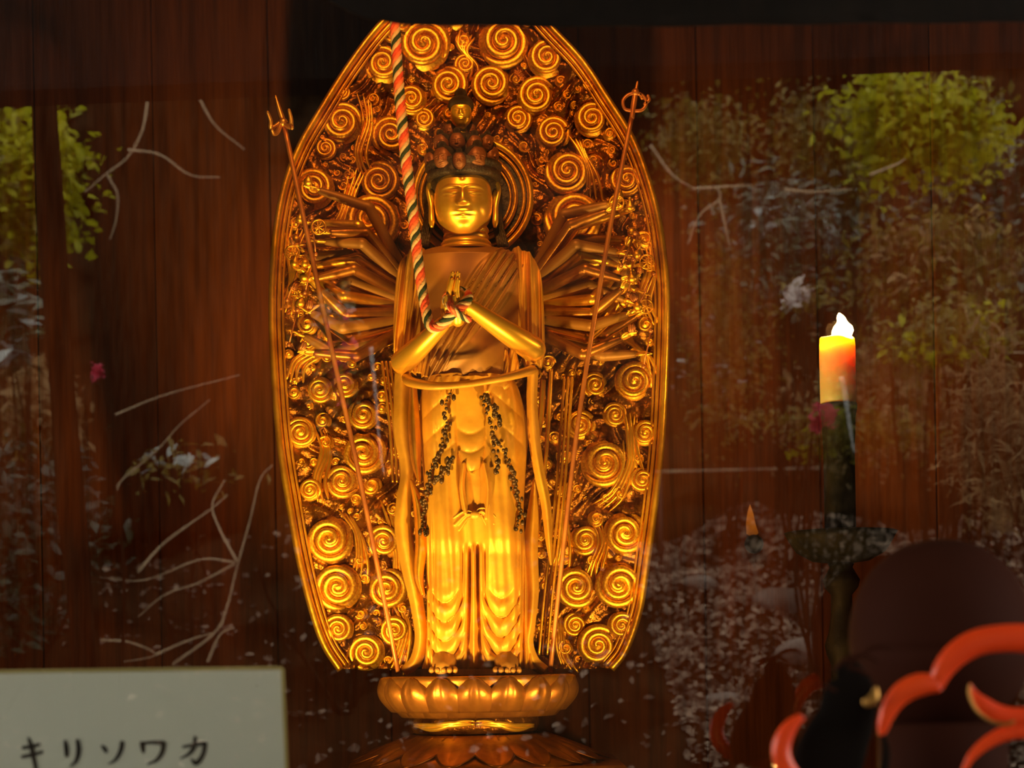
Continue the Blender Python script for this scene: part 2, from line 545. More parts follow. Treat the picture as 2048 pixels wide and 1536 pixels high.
for k, (ins, rr, yy, nm) in enumerate(((0, 0.0085, -0.012, 'rim'), (13, 0.0040, -0.010, 'inner_rim'), (21, 0.0028, -0.006, 'inner_rim'))):
    q = outl[:, :2].copy()
    tg = np.gradient(q, axis=0); tg /= np.linalg.norm(tg, axis=1)[:, None]
    nrm = np.stack([-tg[:, 1], tg[:, 0]], 1)
    q += nrm * ins
    P = Wp(q[:, 0], q[:, 1], YM + yy)
    MB().add(*tube(P, rr, 8, 1.6)).build(nm, GOLD, mand)


def board_y(px, py):
    l, r = np.interp(py, pys, xl), np.interp(py, pys, xr)
    k = abs(2 * (px - l) / (r - l) - 1)
    return YM + 0.05 - 0.05 * k ** 2.5


def swirl_mesh(sign, name, turns=2.6, seg=64, sides=6):
    th = np.linspace(0, turns * 2 * np.pi, seg)
    q = th / th[-1]
    r = (1 - q) ** 0.9 * 0.86 + 0.05
    P = np.stack([sign * r * np.cos(th), -0.12 - 0.42 * q, r * np.sin(th)], 1)
    rad = 0.155 * (1 - q) ** 0.6 + 0.055
    rad[:4] *= np.array([0.3, 0.6, 0.8, 0.95])
    mb = MB().add(*tube(P, rad, sides, 1.0))
    ph = np.linspace(0, 2 * np.pi, 24, endpoint=False)
    rr = np.array([1.0, 0.92, 0.6, 0.25, 0.02]); hh = np.array([0.05, -0.08, -0.22, -0.38, -0.5])
    v = np.stack([rr[:, None] * np.cos(ph), hh[:, None] + 0 * ph, rr[:, None] * np.sin(ph)], -1).reshape(-1, 3)
    mb.add(v, grid_faces(5, 24, True))
    return mb.mesh(name, GOLD)


SW = [swirl_mesh(1, 'cloud_swirl'), swirl_mesh(-1, 'cloud_swirl_mirrored')]
CURL = [swirl_mesh(1, 'cloud_curl', 1.6, 22, 5), swirl_mesh(-1, 'cloud_curl_mirrored', 1.6, 22, 5)]
big = [(848, 92, 50), (1008, 87, 50), (766, 130, 38), (1094, 118, 38), (897, 173, 38), (983, 171, 40), (1073, 194, 38), (823, 200, 30),
       (684, 186, 16), (848, 239, 22), (684, 247, 40), (782, 272, 38), (1036, 239, 28), (1106, 268, 34), (1184, 240, 34), (651, 298, 22),
       (628, 378, 40), (758, 366, 40), (1135, 346, 44), (1254, 362, 32), (741, 446, 58), (1147, 440, 58), (1268, 763, 38), (602, 866, 30),
       (1290, 866, 26), (727, 830, 30), (1209, 927, 46), (727, 907, 44), (685, 962, 34), (659, 1079, 46), (1250, 1067, 42), (768, 1083, 34),
       (676, 1174, 46), (774, 1178, 40), (1238, 1170, 46), (1152, 1174, 42), (677, 1258, 30), (733, 1304, 36), (1243, 1251, 28), (1195, 1290, 40),
       (620, 980, 22), (1170, 1080, 30), (1285, 960, 24), (1160, 850, 30), (640, 780, 26), (1230, 830, 24), (790, 1260, 30), (1150, 1250, 24),
       (1180, 168, 14), (905, 20, 40), (965, 15, 36), (930, 130, 22), (850, 25, 30), (1020, 20, 28), (690, 770, 26), (1190, 770, 26)]


def put(me, name, px, py, r, ang, y=None, dz=1.0):
    o = link(name, me, mand)
    yy = board_y(px, py) - .010 if y is None else y
    o.location = [float(a) for a in Wp(px, py, yy)]
    s = r * sc(yy)
    o.scale = (s, s * dz, s)
    o.rotation_euler = (0, ang, 0)
    return o


for i, (px, py, r) in enumerate(big):
    put(SW[(px < 940) ^ (i % 5 == 0)], 'cloud_swirl', px, py, r * 1.04, random.uniform(0, 6.28), dz=0.9)
# small curls fill the ground between them
pts = [(a, b, c) for a, b, c in big]
cnt = 0
for tries in range(16000):
    if cnt >= 270: break
    py = random.uniform(20, 1325); l, r_ = np.interp(py, pys, xl) + 30, np.interp(py, pys, xr) - 30
    px = random.uniform(l, r_)
    if 810 < px < 1070 and 330 < py: continue
    rad = random.choice([7, 9, 11, 13, 16, 20])
    if all((px - a) ** 2 + (py - b) ** 2 > (0.93 * (c + rad)) ** 2 for a, b, c in pts):
        pts.append((px, py, rad)); cnt += 1
        put(CURL[cnt % 2], 'cloud_curl', px, py, rad * 1.1, random.uniform(0, 6.28), dz=1.3)
# long flame-like wave tongues
waves = [[(727, 185), (735, 240), (722, 300), (735, 345)], [(715, 330), (700, 380), (690, 430), (665, 470)], [(1150, 270), (1165, 300), (1185, 340), (1190, 390)],
         [(640, 850), (652, 900), (640, 950), (645, 1000)], [(690, 1020), (715, 1060), (725, 1110), (718, 1150)], [(1260, 880), (1255, 930), (1235, 980), (1200, 1010)],
         [(1195, 1040), (1205, 1080), (1195, 1120), (1190, 1150)], [(1260, 820), (1262, 850), (1268, 900), (1275, 940)], [(775, 1000), (790, 1060), (800, 1120), (800, 1180)],
         [(1135, 960), (1125, 1020), (1130, 1080), (1120, 1140)], [(935, 60), (925, 90), (945, 120), (935, 150)], [(660, 640), (640, 690), (600, 720), (590, 760)],
         [(1240, 640), (1262, 680), (1290, 700), (1300, 740)], [(600, 440), (585, 500), (592, 560), (580, 620)], [(1290, 480), (1300, 540), (1290, 590), (1305, 640)],
         [(800, 1210), (812, 1250), (805, 1300), (790, 1335)], [(1110, 1220), (1118, 1260), (1125, 1300), (1140, 1330)]]
for wv in waves:
    mb = MB()
    for k in range(4):
        q = smooth_path([(x + (k - 1.5) * 9 + 5 * math.sin(k + j * 1.3), y + k * 5) for j, (x, y) in enumerate(wv)], 22)
        yy = np.array([board_y(a, b) for a, b in q]) - 0.012
        P = Wp(q[:, 0], q[:, 1], yy)
        prof = np.sin(np.linspace(0.12, np.pi - 0.1, 22)) ** 0.6
        mb.add(*tube(P, 0.0052 * prof, 6, 1.6))
    mb.build('flame_tongue', GOLD, mand)
# round halo behind the head
hy = 0.075
for r, th in ((116, 0.0075), (103, 0.004), (86, 0.006), (76, 0.003)):
    a = np.linspace(0, 2 * np.pi, 72)
    P = Wp(945 + r * np.cos(a), 395 + r * np.sin(a), hy)
    MB().add(*tube(P, th, 6, 1.0, cap=False)).build('halo_ring', GOLD, mand)
a = np.linspace(0, 2 * np.pi, 48, endpoint=False)
P0 = Wp(945 + 112 * np.cos(a), 395 + 112 * np.sin(a), hy + 0.004); P1 = Wp(945 + 112 * np.cos(a), 395 + 112 * np.sin(a), hy + 0.014)
MB().add(np.vstack([P0, P1]), [tuple(range(48)), tuple(range(48, 96))[::-1]] + [(i, i + 48, (i + 1) % 48 + 48, (i + 1) % 48) for i in range(48)]).build('halo_disc', tag and MATS['dark_bronze_hair'], mand, False)

# ---------------------------------------------------------------- the standing statue
YS = -0.02
stat = thing('kannon_statue', Wp(945, 1345, YS), 'gilded many-armed standing deity statue with praying hands and crown of heads', 'statue')


# torso
def torso_disp(px, py):
    h = 0.030 * np.exp(-((px - 935) / 70) ** 2 - ((py - 705) / 55) ** 2)            # belly
    h += 0.010 * np.exp(-((px - 880) / 45) ** 2 - ((py - 565) / 40) ** 2) + 0.010 * np.exp(-((px - 985) / 45) ** 2 - ((py - 565) / 40) ** 2)
    # scarf from the shoulder across to the waist
    ax, ay, bx, by = 1032, 500, 868, 742
    L = math.hypot(bx - ax, by - ay)
    dx, dy = (bx - ax) / L, (by - ay) / L
    s = (px - ax) * -dy + (py - ay) * dx
    al = (px - ax) * dx + (py - ay) * dy
    wdt = 34 + 10 * np.sin(al / 60)
    mk = sstep(1, 0.8, np.abs(s) / wdt)
    h += mk * (0.006 + 0.0050 * np.cos(s * 0.42 + 0.02 * al) + 0.002 * np.cos(s * 0.9))
    mk2 = sstep(0.0, 0.3, (py - 650) / 60.0) * g1(px, 890, 55)
    h += mk2 * 0.0022 * np.cos((px * 0.75 + py * 0.9) * 0.16)
    return h


torso_rows = [(482, 868, 990), (490, 846, 1014), (500, 826, 1036), (515, 808, 1058), (545, 800, 1070), (590, 808, 1064), (640, 828, 1048), (700, 846, 1030), (750, 845, 1030), (790, 838, 1040)]
torso = MB().add(*drape(torso_rows, YS, np.interp(np.linspace(0, 1, 150), [0, .12, .3, 1], [.03, .055, .082, .085]), torso_disp, 110, 150, 2.4, backdepth=0.05)).build('torso', SKIN, stat)
# neck with three rings
nk = [(60, 462 + 0), (50, 466)]
prof = []
for py in np.linspace(500, 452, 40):
    r = 43 + 10 * sstep(472, 500, py) + 3.2 * abs(math.sin((py - 452) * math.pi / 13.0))
    prof.append((r * sc(-0.05), float(Wp(932, py, -0.05)[2])))
c = Wp(932, 470, -0.03)
MB().add(*lathe(prof, (c[0], -0.035, 0), 40)).build('neck', FACE, stat)


# head
def head_mesh(name, material):
    nv, nu = 110, 120
    th = np.linspace(0.03, np.pi - 0.03, nv)[:, None]; ph = np.linspace(0, 2 * np.pi, nu, endpoint=False)[None, :]
    z = np.cos(th) + 0 * ph
    sx = np.sin(th) ** 0.72 * np.cos(ph)
    sy = np.sin(th) ** 0.72 * np.sin(ph)
    e = 2.5
    nrm = (np.abs(np.cos(ph)) ** e + np.abs(np.sin(ph)) ** e) ** (-1 / e)
    x = sx * nrm * 0.80; y = sy * nrm * 0.82
    jaw = 1 - 0.26 * sstep(-0.35, -1.0, z) ** 1.3
    x = x * jaw; y = y * (1 - 0.12 * sstep(-0.3, -1.0, z))
    fr = np.clip(-y / 0.82, 0, 1) ** 0.6 * (y < 0)
    d = 0 * x
    d += 0.15 * np.exp(-(x / (0.075 + 0.07 * sstep(0.25, -0.22, z))) ** 2) * sstep(-0.30, -0.20, z) * sstep(0.34, -0.15, z) ** 0.8      # nose
    d += 0.035 * np.exp(-((np.abs(x) - 0.11) / 0.05) ** 2 - ((z + 0.19) / 0.06) ** 2)
    d += 0.035 * np.exp(-((z - 0.24 + 0.22 * (np.abs(x) - 0.28) ** 2 * 3) / 0.035) ** 2) * sstep(0.62, 0.5, np.abs(x)) * sstep(0.03, 0.1, np.abs(x))
    d -= 0.030 * np.exp(-((np.abs(x) - 0.30) / 0.19) ** 2 - ((z - 0.14) / 0.06) ** 2)
    d += 0.040 * np.exp(-((np.abs(x) - 0.32) / 0.18) ** 2 - ((z - 0.05) / 0.065) ** 2)                  # lids
    d -= 0.045 * np.exp(-((z - 0.0 - 0.10 * (np.abs(x) - 0.30) ** 2 * 4) / 0.016) ** 2) * sstep(0.55, 0.45, np.abs(x)) * sstep(0.10, 0.16, np.abs(x))
    d += 0.045 * np.exp(-((np.abs(x) - 0.38) / 0.22) ** 2 - ((z + 0.28) / 0.20) ** 2)                   # cheeks
    d += 0.055 * np.exp(-(x / 0.20) ** 2 - ((z + 0.435) / 0.045) ** 2) + 0.055 * np.exp(-(x / 0.15) ** 2 - ((z + 0.54) / 0.045) ** 2)
    d -= 0.035 * np.exp(-(x / 0.24) ** 2 - ((z + 0.487) / 0.018) ** 2)
    d += 0.06 * np.exp(-(x / 0.20) ** 2 - ((z + 0.78) / 0.12) ** 2)
    d += 0.035 * np.exp(-(x / 0.045) ** 2 - ((z - 0.44) / 0.045) ** 2)                                  # urna
    y = y - d * fr
    v = np.stack([x, y, z], -1).reshape(-1, 3)
    f = [q[::-1] for q in grid_faces(nv, nu, True)]
    f.append(tuple(range(nu))); f.append(tuple(range((nv - 1) * nu, nv * nu))[::-1])
    return MB().add(v, f).mesh(name, material)


HEADME = head_mesh('head', FACE)
HY = -0.055
hd = link('head', HEADME, stat)
hd.location = [float(q) for q in Wp(927, 405, HY)]
hs = 74 * sc(HY)
hd.scale = (hs * 0.98, hs, hs * 1.0)
for sg, ex in ((-1, 866), (1, 988)):
    mb = MB()
    P = smooth_path([Wp(ex - sg * 3, 372, HY + 0.01), Wp(ex + sg * 5, 366, HY + 0.012), Wp(ex + sg * 9, 382, HY + 0.012), Wp(ex + sg * 4, 410, HY + 0.008), Wp(ex + sg * 3, 435, HY), Wp(ex + sg * 2, 455, HY - 0.002)], 30)
    mb.add(*tube(P, np.interp(np.linspace(0, 1, 30), [0, .2, .6, .9, 1], [0.003, 0.0055, 0.005, 0.0065, 0.003]), 8))
    mb.add(*ball(Wp(ex + sg * 2, 398, HY + 0.012), 0.008, s=(0.7, 0.8, 2.4)))
    mb.build('ear', FACE, stat)
# hair: cap, side locks, crown band
mb = MB()
mb.add(*ball(Wp(927, 362, HY + 0.014), 0.068, 40, 24, s=(0.96, 1.0, 0.72)))
hair = mb.build('hair', HAIR, stat)
for sg, ex in ((-1, 868), (1, 984)):
    mb = MB()
    for k in range(5):
        P = smooth_path([Wp(ex + sg * (k * 2 - 4), 350, HY + 0.005 + k * .008), Wp(ex + sg * (6 + k * 2), 385, HY + 0.018 + k * .006), Wp(ex + sg * (4 + k * 3), 440, HY + 0.022 + k * .004), Wp(ex + sg * (14 + k * 4), 492, HY + 0.012)], 18)
        mb.add(*tube(P, np.linspace(0.0075, 0.004, 18), 7))
    mb.build('hair_lock', HAIR, hair)
cz = Wp(927, 345, HY)
prof = [(0.066, -0.016), (0.072, -0.014), (0.074, -0.006), (0.071, -0.003), (0.071, 0.003), (0.076, 0.007), (0.076, 0.015), (0.070, 0.017)]
MB().add(*lathe(prof, (cz[0], HY + 0.006, cz[2] - 0.001), 56)).build('crown_band', HAIR, stat)
# crown of small heads and the topmost one
CH = head_mesh('small_head', CROWN)
CH2 = MB().add(*ball((0, 0.18, 0.42), 0.92, 20, 12, s=(1, 0.95, 0.78))).add(*ball((0, 0.1, 1.12), 0.42, 14, 9)).mesh('hair_bun', HAIR)
spots = [(864, 322, 14, .015), (888, 318, 18, -.055), (919, 322, 13, -.075), (952, 318, 19, -.055), (981, 312, 15, .01), (884, 288, 15, -.03), (915, 285, 15, -.045), (948, 290, 15, -.035), (972, 286, 13, -.005), (900, 262, 11, .0), (940, 262, 11, .0)]
for px, py, r, dy in spots:
    o = link('crown_head', CH, stat)
    o.location = [float(q) for q in Wp(px, py, HY + 0.01 + dy)]
    o.rotation_euler = (0.12, math.radians((px - 924) * 0.22), math.radians((px - 924) * 0.7))
    s = r * 1.3 * sc(HY); o.scale = (s, s, s)
    h = bpy.data.objects.new('hair', CH2); COL.objects.link(h); h.parent = o
# mound of hair carrying the little heads
MB().add(*ball(Wp(923, 312, HY + 0.016), 0.047, 30, 18, s=(1.1, 1.0, 1.0))).build('topknot', HAIR, stat)
ts_ = link('topmost_head', head_mesh('topmost_head', FACE), stat)
ts_.location = [float(q) for q in Wp(922, 228, HY - 0.012)]
s = 26 * sc(HY); ts_.scale = (s * 1.02, s, s * 1.12)
h = bpy.data.objects.new('hair', MB().add(*ball((0, 0.15, 0.62), 0.98, 24, 14, s=(1, 0.98, 0.72))).add(*ball((0, 0.1, 1.3), 0.5, 14, 9)).mesh('hair', HAIR)); COL.objects.link(h); h.parent = ts_
MB().add(*limb([Wp(923, 280, HY + 0.005), Wp(922, 245, HY)], [0.016, 0.011], 8, 12)).build('topmost_neck', FACE, stat)


# shawl over the shoulders and upper arms
def pleats(freq, amp, slant=0.0, seed=0.0):
    def fn(px, py):
        return amp * np.cos((px + slant * (py - 600)) * freq + seed + 0.6 * np.sin(py / 37.0 + seed)) + 0.5 * amp * np.cos((px + slant * (py - 600)) * freq * 2.1 + py / 50.0 + 1.3 * seed)
    return fn


MB().add(*drape([(492, 826, 850, .02), (505, 806, 852, 0.01), (540, 792, 850, 0), (600, 786, 842, 0), (660, 784, 846, 0), (710, 786, 842, 0), (742, 792, 830, 0.005)], -0.045, 0.045, pleats(0.30, 0.010, 0.08, 0.4), 60, 90, 2.2, 0.03)).build('sleeve', ROBE, stat)
MB().add(*drape([(492, 1022, 1046, .02), (505, 1018, 1066, 0.01), (540, 1024, 1082, 0), (600, 1030, 1088, 0), (660, 1034, 1090, 0), (700, 1042, 1090, 0), (728, 1050, 1084, 0.005)], -0.045, 0.045, pleats(0.27, 0.010, -0.05, 1.4), 60, 90, 2.2, 0.03)).build('sleeve', ROBE, stat)
# ruffled sleeve ends at the elbows
for px, py, w_ in ((838, 728, 12), (850, 735, 10), (1026, 738, 12), (1012, 742, 8)):
    MB().add(*drape([(py - 42, px - w_ * .5, px + w_ * .5), (py - 10, px - w_, px + w_), (py + 18, px - w_ * .8, px + w_ * .7)], -0.075, 0.018, pleats(0.5, 0.003, 0.2, px), 20, 30, 2.2, 0.01)).build('sleeve_end', ROBE, stat)
# praying forearms (upper arm runs inside the sleeve)
FA = -0.205
for pts_, rr in (([(806, 724, -.10), (838, 695, -.155), (886, 648, FA)], [25, 22, 15]),
                 ([(1066, 698, -.10), (1010, 662, -.155), (936, 612, FA)], [26, 22, 15])):
    P = [Wp(*q) for q in pts_]
    MB().add(*limb(P, [r * sc(q[2]) for r, q in zip(rr, pts_)], 50, 18)).build('praying_arm', FACE, stat)
for px, py, y, a in ((868, 665, -.188, 0.8), (925, 606, -.20, -0.6)):
    pass


def finger_hand(base, tip, side, fat=1.0):
    """hand: palm, four unequal bent fingers and a thumb; base wrist point, tip middle fingertip"""
    base, tip = np.asarray(base, float), np.asarray(tip, float)
    d = tip - base; L = np.linalg.norm(d); d /= L
    sd = np.asarray(side, float); sd -= d * (sd @ d); sd /= np.linalg.norm(sd)
    nr = np.cross(d, sd)
    mb = MB()
    W_ = L * 0.20
    mb.add(*limb([base, base + d * L * .25, base + d * L * .48], [W_ * .75, W_ * 1.05, W_ * 1.0], 12, 12, 0.5) if abs(nr[1]) > .6 else limb([base, base + d * L * .25, base + d * L * .48], [W_ * .75, W_ * .95, W_ * .9], 12, 12, 0.8))
    for k, ln in zip((-1.5, -.5, .5, 1.5), (0.88, 1.0, 0.96, 0.80)):
        r = L * 0.052 * fat
        b0 = base + d * L * .42 + sd * k * W_ * .5
        mid = base + d * L * (.42 + (ln - .42) * .55) + sd * k * W_ * .5 + nr * L * .03
        mb.add(*limb([b0, mid, base + d * L * ln + sd * k * W_ * .42], [r, r * .95, r * .75], 9, 8))
    mb.add(*limb([base + d * L * .16 + sd * -W_ * .7, base + d * L * .36 + sd * -W_ * 1.35 + nr * L * .05, base + d * L * .56 + sd * -W_ * 1.25 + nr * L * .07], [L * .065, L * .058, L * .045], 9, 8))
    return mb


# the two joined palms
hb, ht = Wp(906, 640, FA - 0.005), Wp(911, 546, FA - 0.045)
finger_hand(hb + np.array((-.009, 0, 0)), ht + np.array((-.0045, 0, 0)), (0, 1, 0), fat=1.4).build('praying_hand', FACE, stat)
finger_hand(hb + np.array((.009, 0, 0)), ht + np.array((.0045, 0, 0)), (0, 1, 0.0), fat=1.4).build('praying_hand', FACE, stat)
for px in (930, ):
    pass


# skirt
def skirt_disp(px, py):
    h = 0 * px
    # two legs under the cloth
    for cx, w_ in ((888, 36), (1004, 38)):
        h += 0.020 * g1(px, cx, w_) * sstep(930, 1080, py) * (1 - 0.5 * sstep(1200, 1330, py))
    # nested U folds hanging on each leg
    for cx, w_, ph in ((890, 40, 0.0), (1003, 42, 0.7)):
        dx = (px - cx)
        q = py + 0.035 * dx ** 2
        mk = sstep(1.1, 0.75, np.abs(dx) / w_) * sstep(1165, 1215, py) * sstep(1335, 1300, py)
        h += mk * 0.018 * (np.abs(np.cos(q * 0.082 + ph)) ** .7 - 0.6)
    # straight pleats between the legs and at the sides
    mk = g1(px, 948, 24) * sstep(1085, 1110, py)
    h += mk * 0.013 * np.cos((px - 948) * 0.42 / (1 + 0.5 * sstep(1150, 1330, py)))
    for cx in (852, 1052):
        h += g1(px, cx, 16) * 0.010 * np.cos((px - cx) * 0.55) * sstep(1000, 1100, py)
    # crossed hip folds
    q = (px - 945)
    h += 0.005 * (np.abs(np.cos((py - 0.75 * np.abs(q)) * 0.06)) ** .6 - .6) * sstep(770, 800, py) * sstep(960, 880, py) * sstep(20, 50, np.abs(q))
    # hem of the upper cloth: a step at the thighs
    h += 0.009 * sstep(1112, 1078, py) * sstep(14, 34, np.abs(q))
    h += 0.0022 * np.cos(px * 0.16 + 1.4 * np.sin(py / 70.0)) + 0.0016 * np.cos(px * 0.31 - py * 0.02)
    return h


sk_rows = [(750, 848, 1028), (780, 838, 1042), (850, 836, 1056), (940, 842, 1052), (1020, 846, 1048), (1100, 848, 1054), (1180, 850, 1060), (1260, 850, 1062), (1310, 846, 1070), (1338, 840, 1084)]
MB().add(*drape(sk_rows, YS, 0.098, skirt_disp, 190, 300, 2.5, backdepth=0.08)).build('skirt', ROBE, stat)


def apron_disp(px, py):
    q = py + 0.020 * (px - 940) ** 2
    return 0.0048 * (np.abs(np.cos(q * 0.085)) ** .6 - .6) * sstep(820, 880, py) + 0.002 * g1(px, 940, 22)


MB().add(*drape([(768, 898, 972, .0), (800, 902, 974), (850, 906, 976), (890, 910, 975), (920, 920, 968), (938, 930, 958), (948, 940, 948)], YS - 0.092, 0.018, apron_disp, 60, 90, 2.2, 0.02)).build('apron_panel', ROBE, stat)
# waist cloth folded over at the top
MB().add(*drape([(752, 868, 1012), (768, 862, 1020), (785, 880, 1004)], YS - 0.078, 0.028, pleats(0.16, 0.004, .4, 2), 50, 26, 2.4, 0.02)).build('waist_cloth', ROBE, stat)
# knot and hanging ribbon ends
for pl in ([(928, 925), (924, 975), (932, 1030)], [(968, 925), (976, 975), (972, 1040)]):
    P = [Wp(x, y, YS - .110) for x, y in pl]
    MB().add(*ribbon(P, [.010, .011, .013], .005, 1, 30)).build('ribbon_end', ROBE, stat)
for pl in ([(950, 1032), (932, 1030), (908, 1052)], [(950, 1032), (966, 1024), (988, 1050)]):
    P = [Wp(x, y, YS - .110) for x, y in pl]
    MB().add(*ribbon(P, [.010, .018, .030], .004, 2, 24)).build('knot_bow', ROBE, stat)
MB().add(*ball(Wp(950, 1030, YS - .114), .009, 14, 10, s=(1.1, .7, .9))).build('knot', ROBE, stat)
# swag of scarf before the hips
P = smooth_path([Wp(x, y, yy) for x, y, yy in ((812, 752, -.10), (822, 764, -.13), (870, 772, -.165), (935, 768, -.175), (1000, 757, -.17), (1052, 744, -.14), (1066, 738, -.10))], 60)
MB().add(*tube(P, 0.0095 + 0.0015 * np.sin(np.linspace(0, 9, 60)), 10, 0.7)).build('scarf_swag', ROBE, stat)


def band(pl, widths, y, ridges=1, name='scarf_band', material=None, th=.007):
    P = [Wp(q[0], q[1], q[2] if len(q) > 2 else y) for q in pl]
    return MB().add(*ribbon(P, [w_ * sc(y) for w_ in widths], th, ridges, 70)).build(name, material or ROBE, stat)


band([(806, 742), (804, 800), (806, 870), (816, 940), (808, 1000), (806, 1060), (818, 1130), (832, 1200), (842, 1270), (832, 1320), (806, 1344)], [34, 34, 36, 30, 32, 34, 34, 28, 26, 26, 20], -.055, 1)
band([(826, 775), (828, 850), (832, 920), (838, 965)], [16, 24, 20, 6], -.085, 1, material=GOLD)
band([(822, 960), (836, 1010), (842, 1080), (838, 1150), (846, 1190)], [6, 20, 24, 18, 8], -.075, 1, material=GOLD)
band([(1066, 738), (1064, 800), (1068, 870), (1078, 940), (1092, 1010), (1098, 1080), (1102, 1130)], [22, 22, 24, 22, 20, 14, 4], -.085, 1)
band([(1070, 960), (1066, 1030), (1062, 1100), (1066, 1180), (1062, 1240), (1056, 1285), (1066, 1322), (1090, 1342)], [10, 24, 28, 24, 20, 22, 26, 22], -.06, 1)
band([(1102, 738), (1098, 820), (1092, 910), (1084, 1000), (1072, 1090)], [9, 9, 8, 8, 6], -.045, 0, 'ribbon', GOLD)
band([(1086, 760), (1082, 830), (1072, 900)], [12, 12, 8], -.04, 0, 'ribbon', GOLD)
for dx in (-8, 0, 8):
    band([(1137 + dx, 752), (1130 + dx, 850), (1122 + dx, 960), (1110 + dx, 1080), (1096 + dx, 1200), (1086 + dx, 1310)], [6, 6, 6, 6, 6, 5], -.03, 0, 'ribbon', GOLD, .004)
    band([(772 + dx, 722), (782 + dx, 800), (790 + dx, 880), (794 + dx, 965)], [6, 6, 6, 5], -.03, 0, 'ribbon', GOLD, .004)
# bead strings hanging over the skirt
strings = [[(900, 788), (890, 815), (893, 850), (886, 880), (878, 912)], [(878, 905), (866, 935), (857, 970), (850, 1005)], [(962, 795), (974, 825), (984, 860), (990, 905), (994, 945)],
           [(968, 790), (990, 822), (1000, 850)], [(1030, 960), (1034, 990), (1040, 1020), (1032, 1058)], [(905, 915), (890, 940), (872, 960)], [(985, 870), (1004, 900), (1022, 940), (1032, 962)], [(850, 1000), (846, 1040), (850, 1070)]]
ym = YS - 0.108
for st_ in strings:
    mb = MB()
    q = smooth_path(st_, 16)
    for j, (x, y) in enumerate(q):
        t_ = (x - 946) / 104.0
        yy = YS - 0.098 * max(0.0, 1 - abs(t_) ** 2.5) ** 0.4 - 0.026
        mb.add(*ball(Wp(x + random.uniform(-3, 3), y, yy), random.uniform(.0028, .0052), 7, 5))
        if j % 2:
            mb.add(*ball(Wp(x + random.uniform(-11, 11), y + random.uniform(-5, 5), yy + .001), random.uniform(.003, .005), 6, 4, s=(1, .6, 1.5)))
    mb.build('bead_string', BEAD, stat)
# feet with toes
for cx, sg in ((893, -1), (1008, 1)):
    mb = MB().add(*limb([Wp(cx, 1316, -.07), Wp(cx + sg * 4, 1332, -.13), Wp(cx + sg * 6, 1338, -.16)], [.028, .024, .017], 18, 16))
    for k in range(5):
        mb.add(*limb([Wp(cx + sg * 6 + (k - 2) * 11, 1339, -.165), Wp(cx + sg * 6 + (k - 2) * 12, 1341, -.182 + .004 * abs(k - (1 if sg > 0 else 3)))], [.0065, .0055], 6, 8))
    mb.build('foot', SKIN, stat)


# the fan of many arms: each arm with a hand and what it holds
def hand_mesh():
    return finger_hand((0, 0, 0), (0, 0, 1.0), (1, 0, 0)).mesh('hand', FACE)


HANDME = hand_mesh()
a = np.linspace(0, 2 * np.pi, 25)
WHEEL = MB().add(*tube(np.stack([np.cos(a), 0 * a, np.sin(a)], 1), .14, 6, cap=False))
for k in range(4):
    an = k * math.pi / 4
    WHEEL.add(*tube([(math.cos(an), 0, math.sin(an)), (0, 0, 0), (-math.cos(an), 0, -math.sin(an))], .07, 5))
WHEEL = WHEEL.mesh('wheel', GOLD)
JEWEL = MB().add(*lathe([(.02, -.8), (.5, -.7), (.8, -.2), (.75, .25), (.4, .7), (.02, 1.2)], n=16)).mesh('jewel', GOLD)
BUD = MB()
for k in range(6):
    an = k * math.pi / 3
    BUD.add(*ball((.35 * math.cos(an), .35 * math.sin(an), .2), .5, 8, 7, s=(.7, .7, 1.6)))
BUD = BUD.mesh('lotus_bud', REDGOLD)
ROD = MB().add(*tube([(0, 0, -2.4), (0, 0, 2.4)], .12, 6)).add(*ball((0, 0, 2.4), .35, 10, 7)).add(*ball((0, 0, -2.4), .3, 10, 7)).mesh('short_staff', REDGOLD)
FLASK = MB().add(*lathe([(.3, -1), (.75, -.6), (.8, -.1), (.35, .5), (.22, 1.0), (.4, 1.3)], n=14)).mesh('water_flask', GOLD)
HELD = [('wheel', WHEEL), ('jewel', JEWEL), ('lotus_bud', BUD), ('short_staff', ROD), ('water_flask', FLASK)]
n_arm = 0
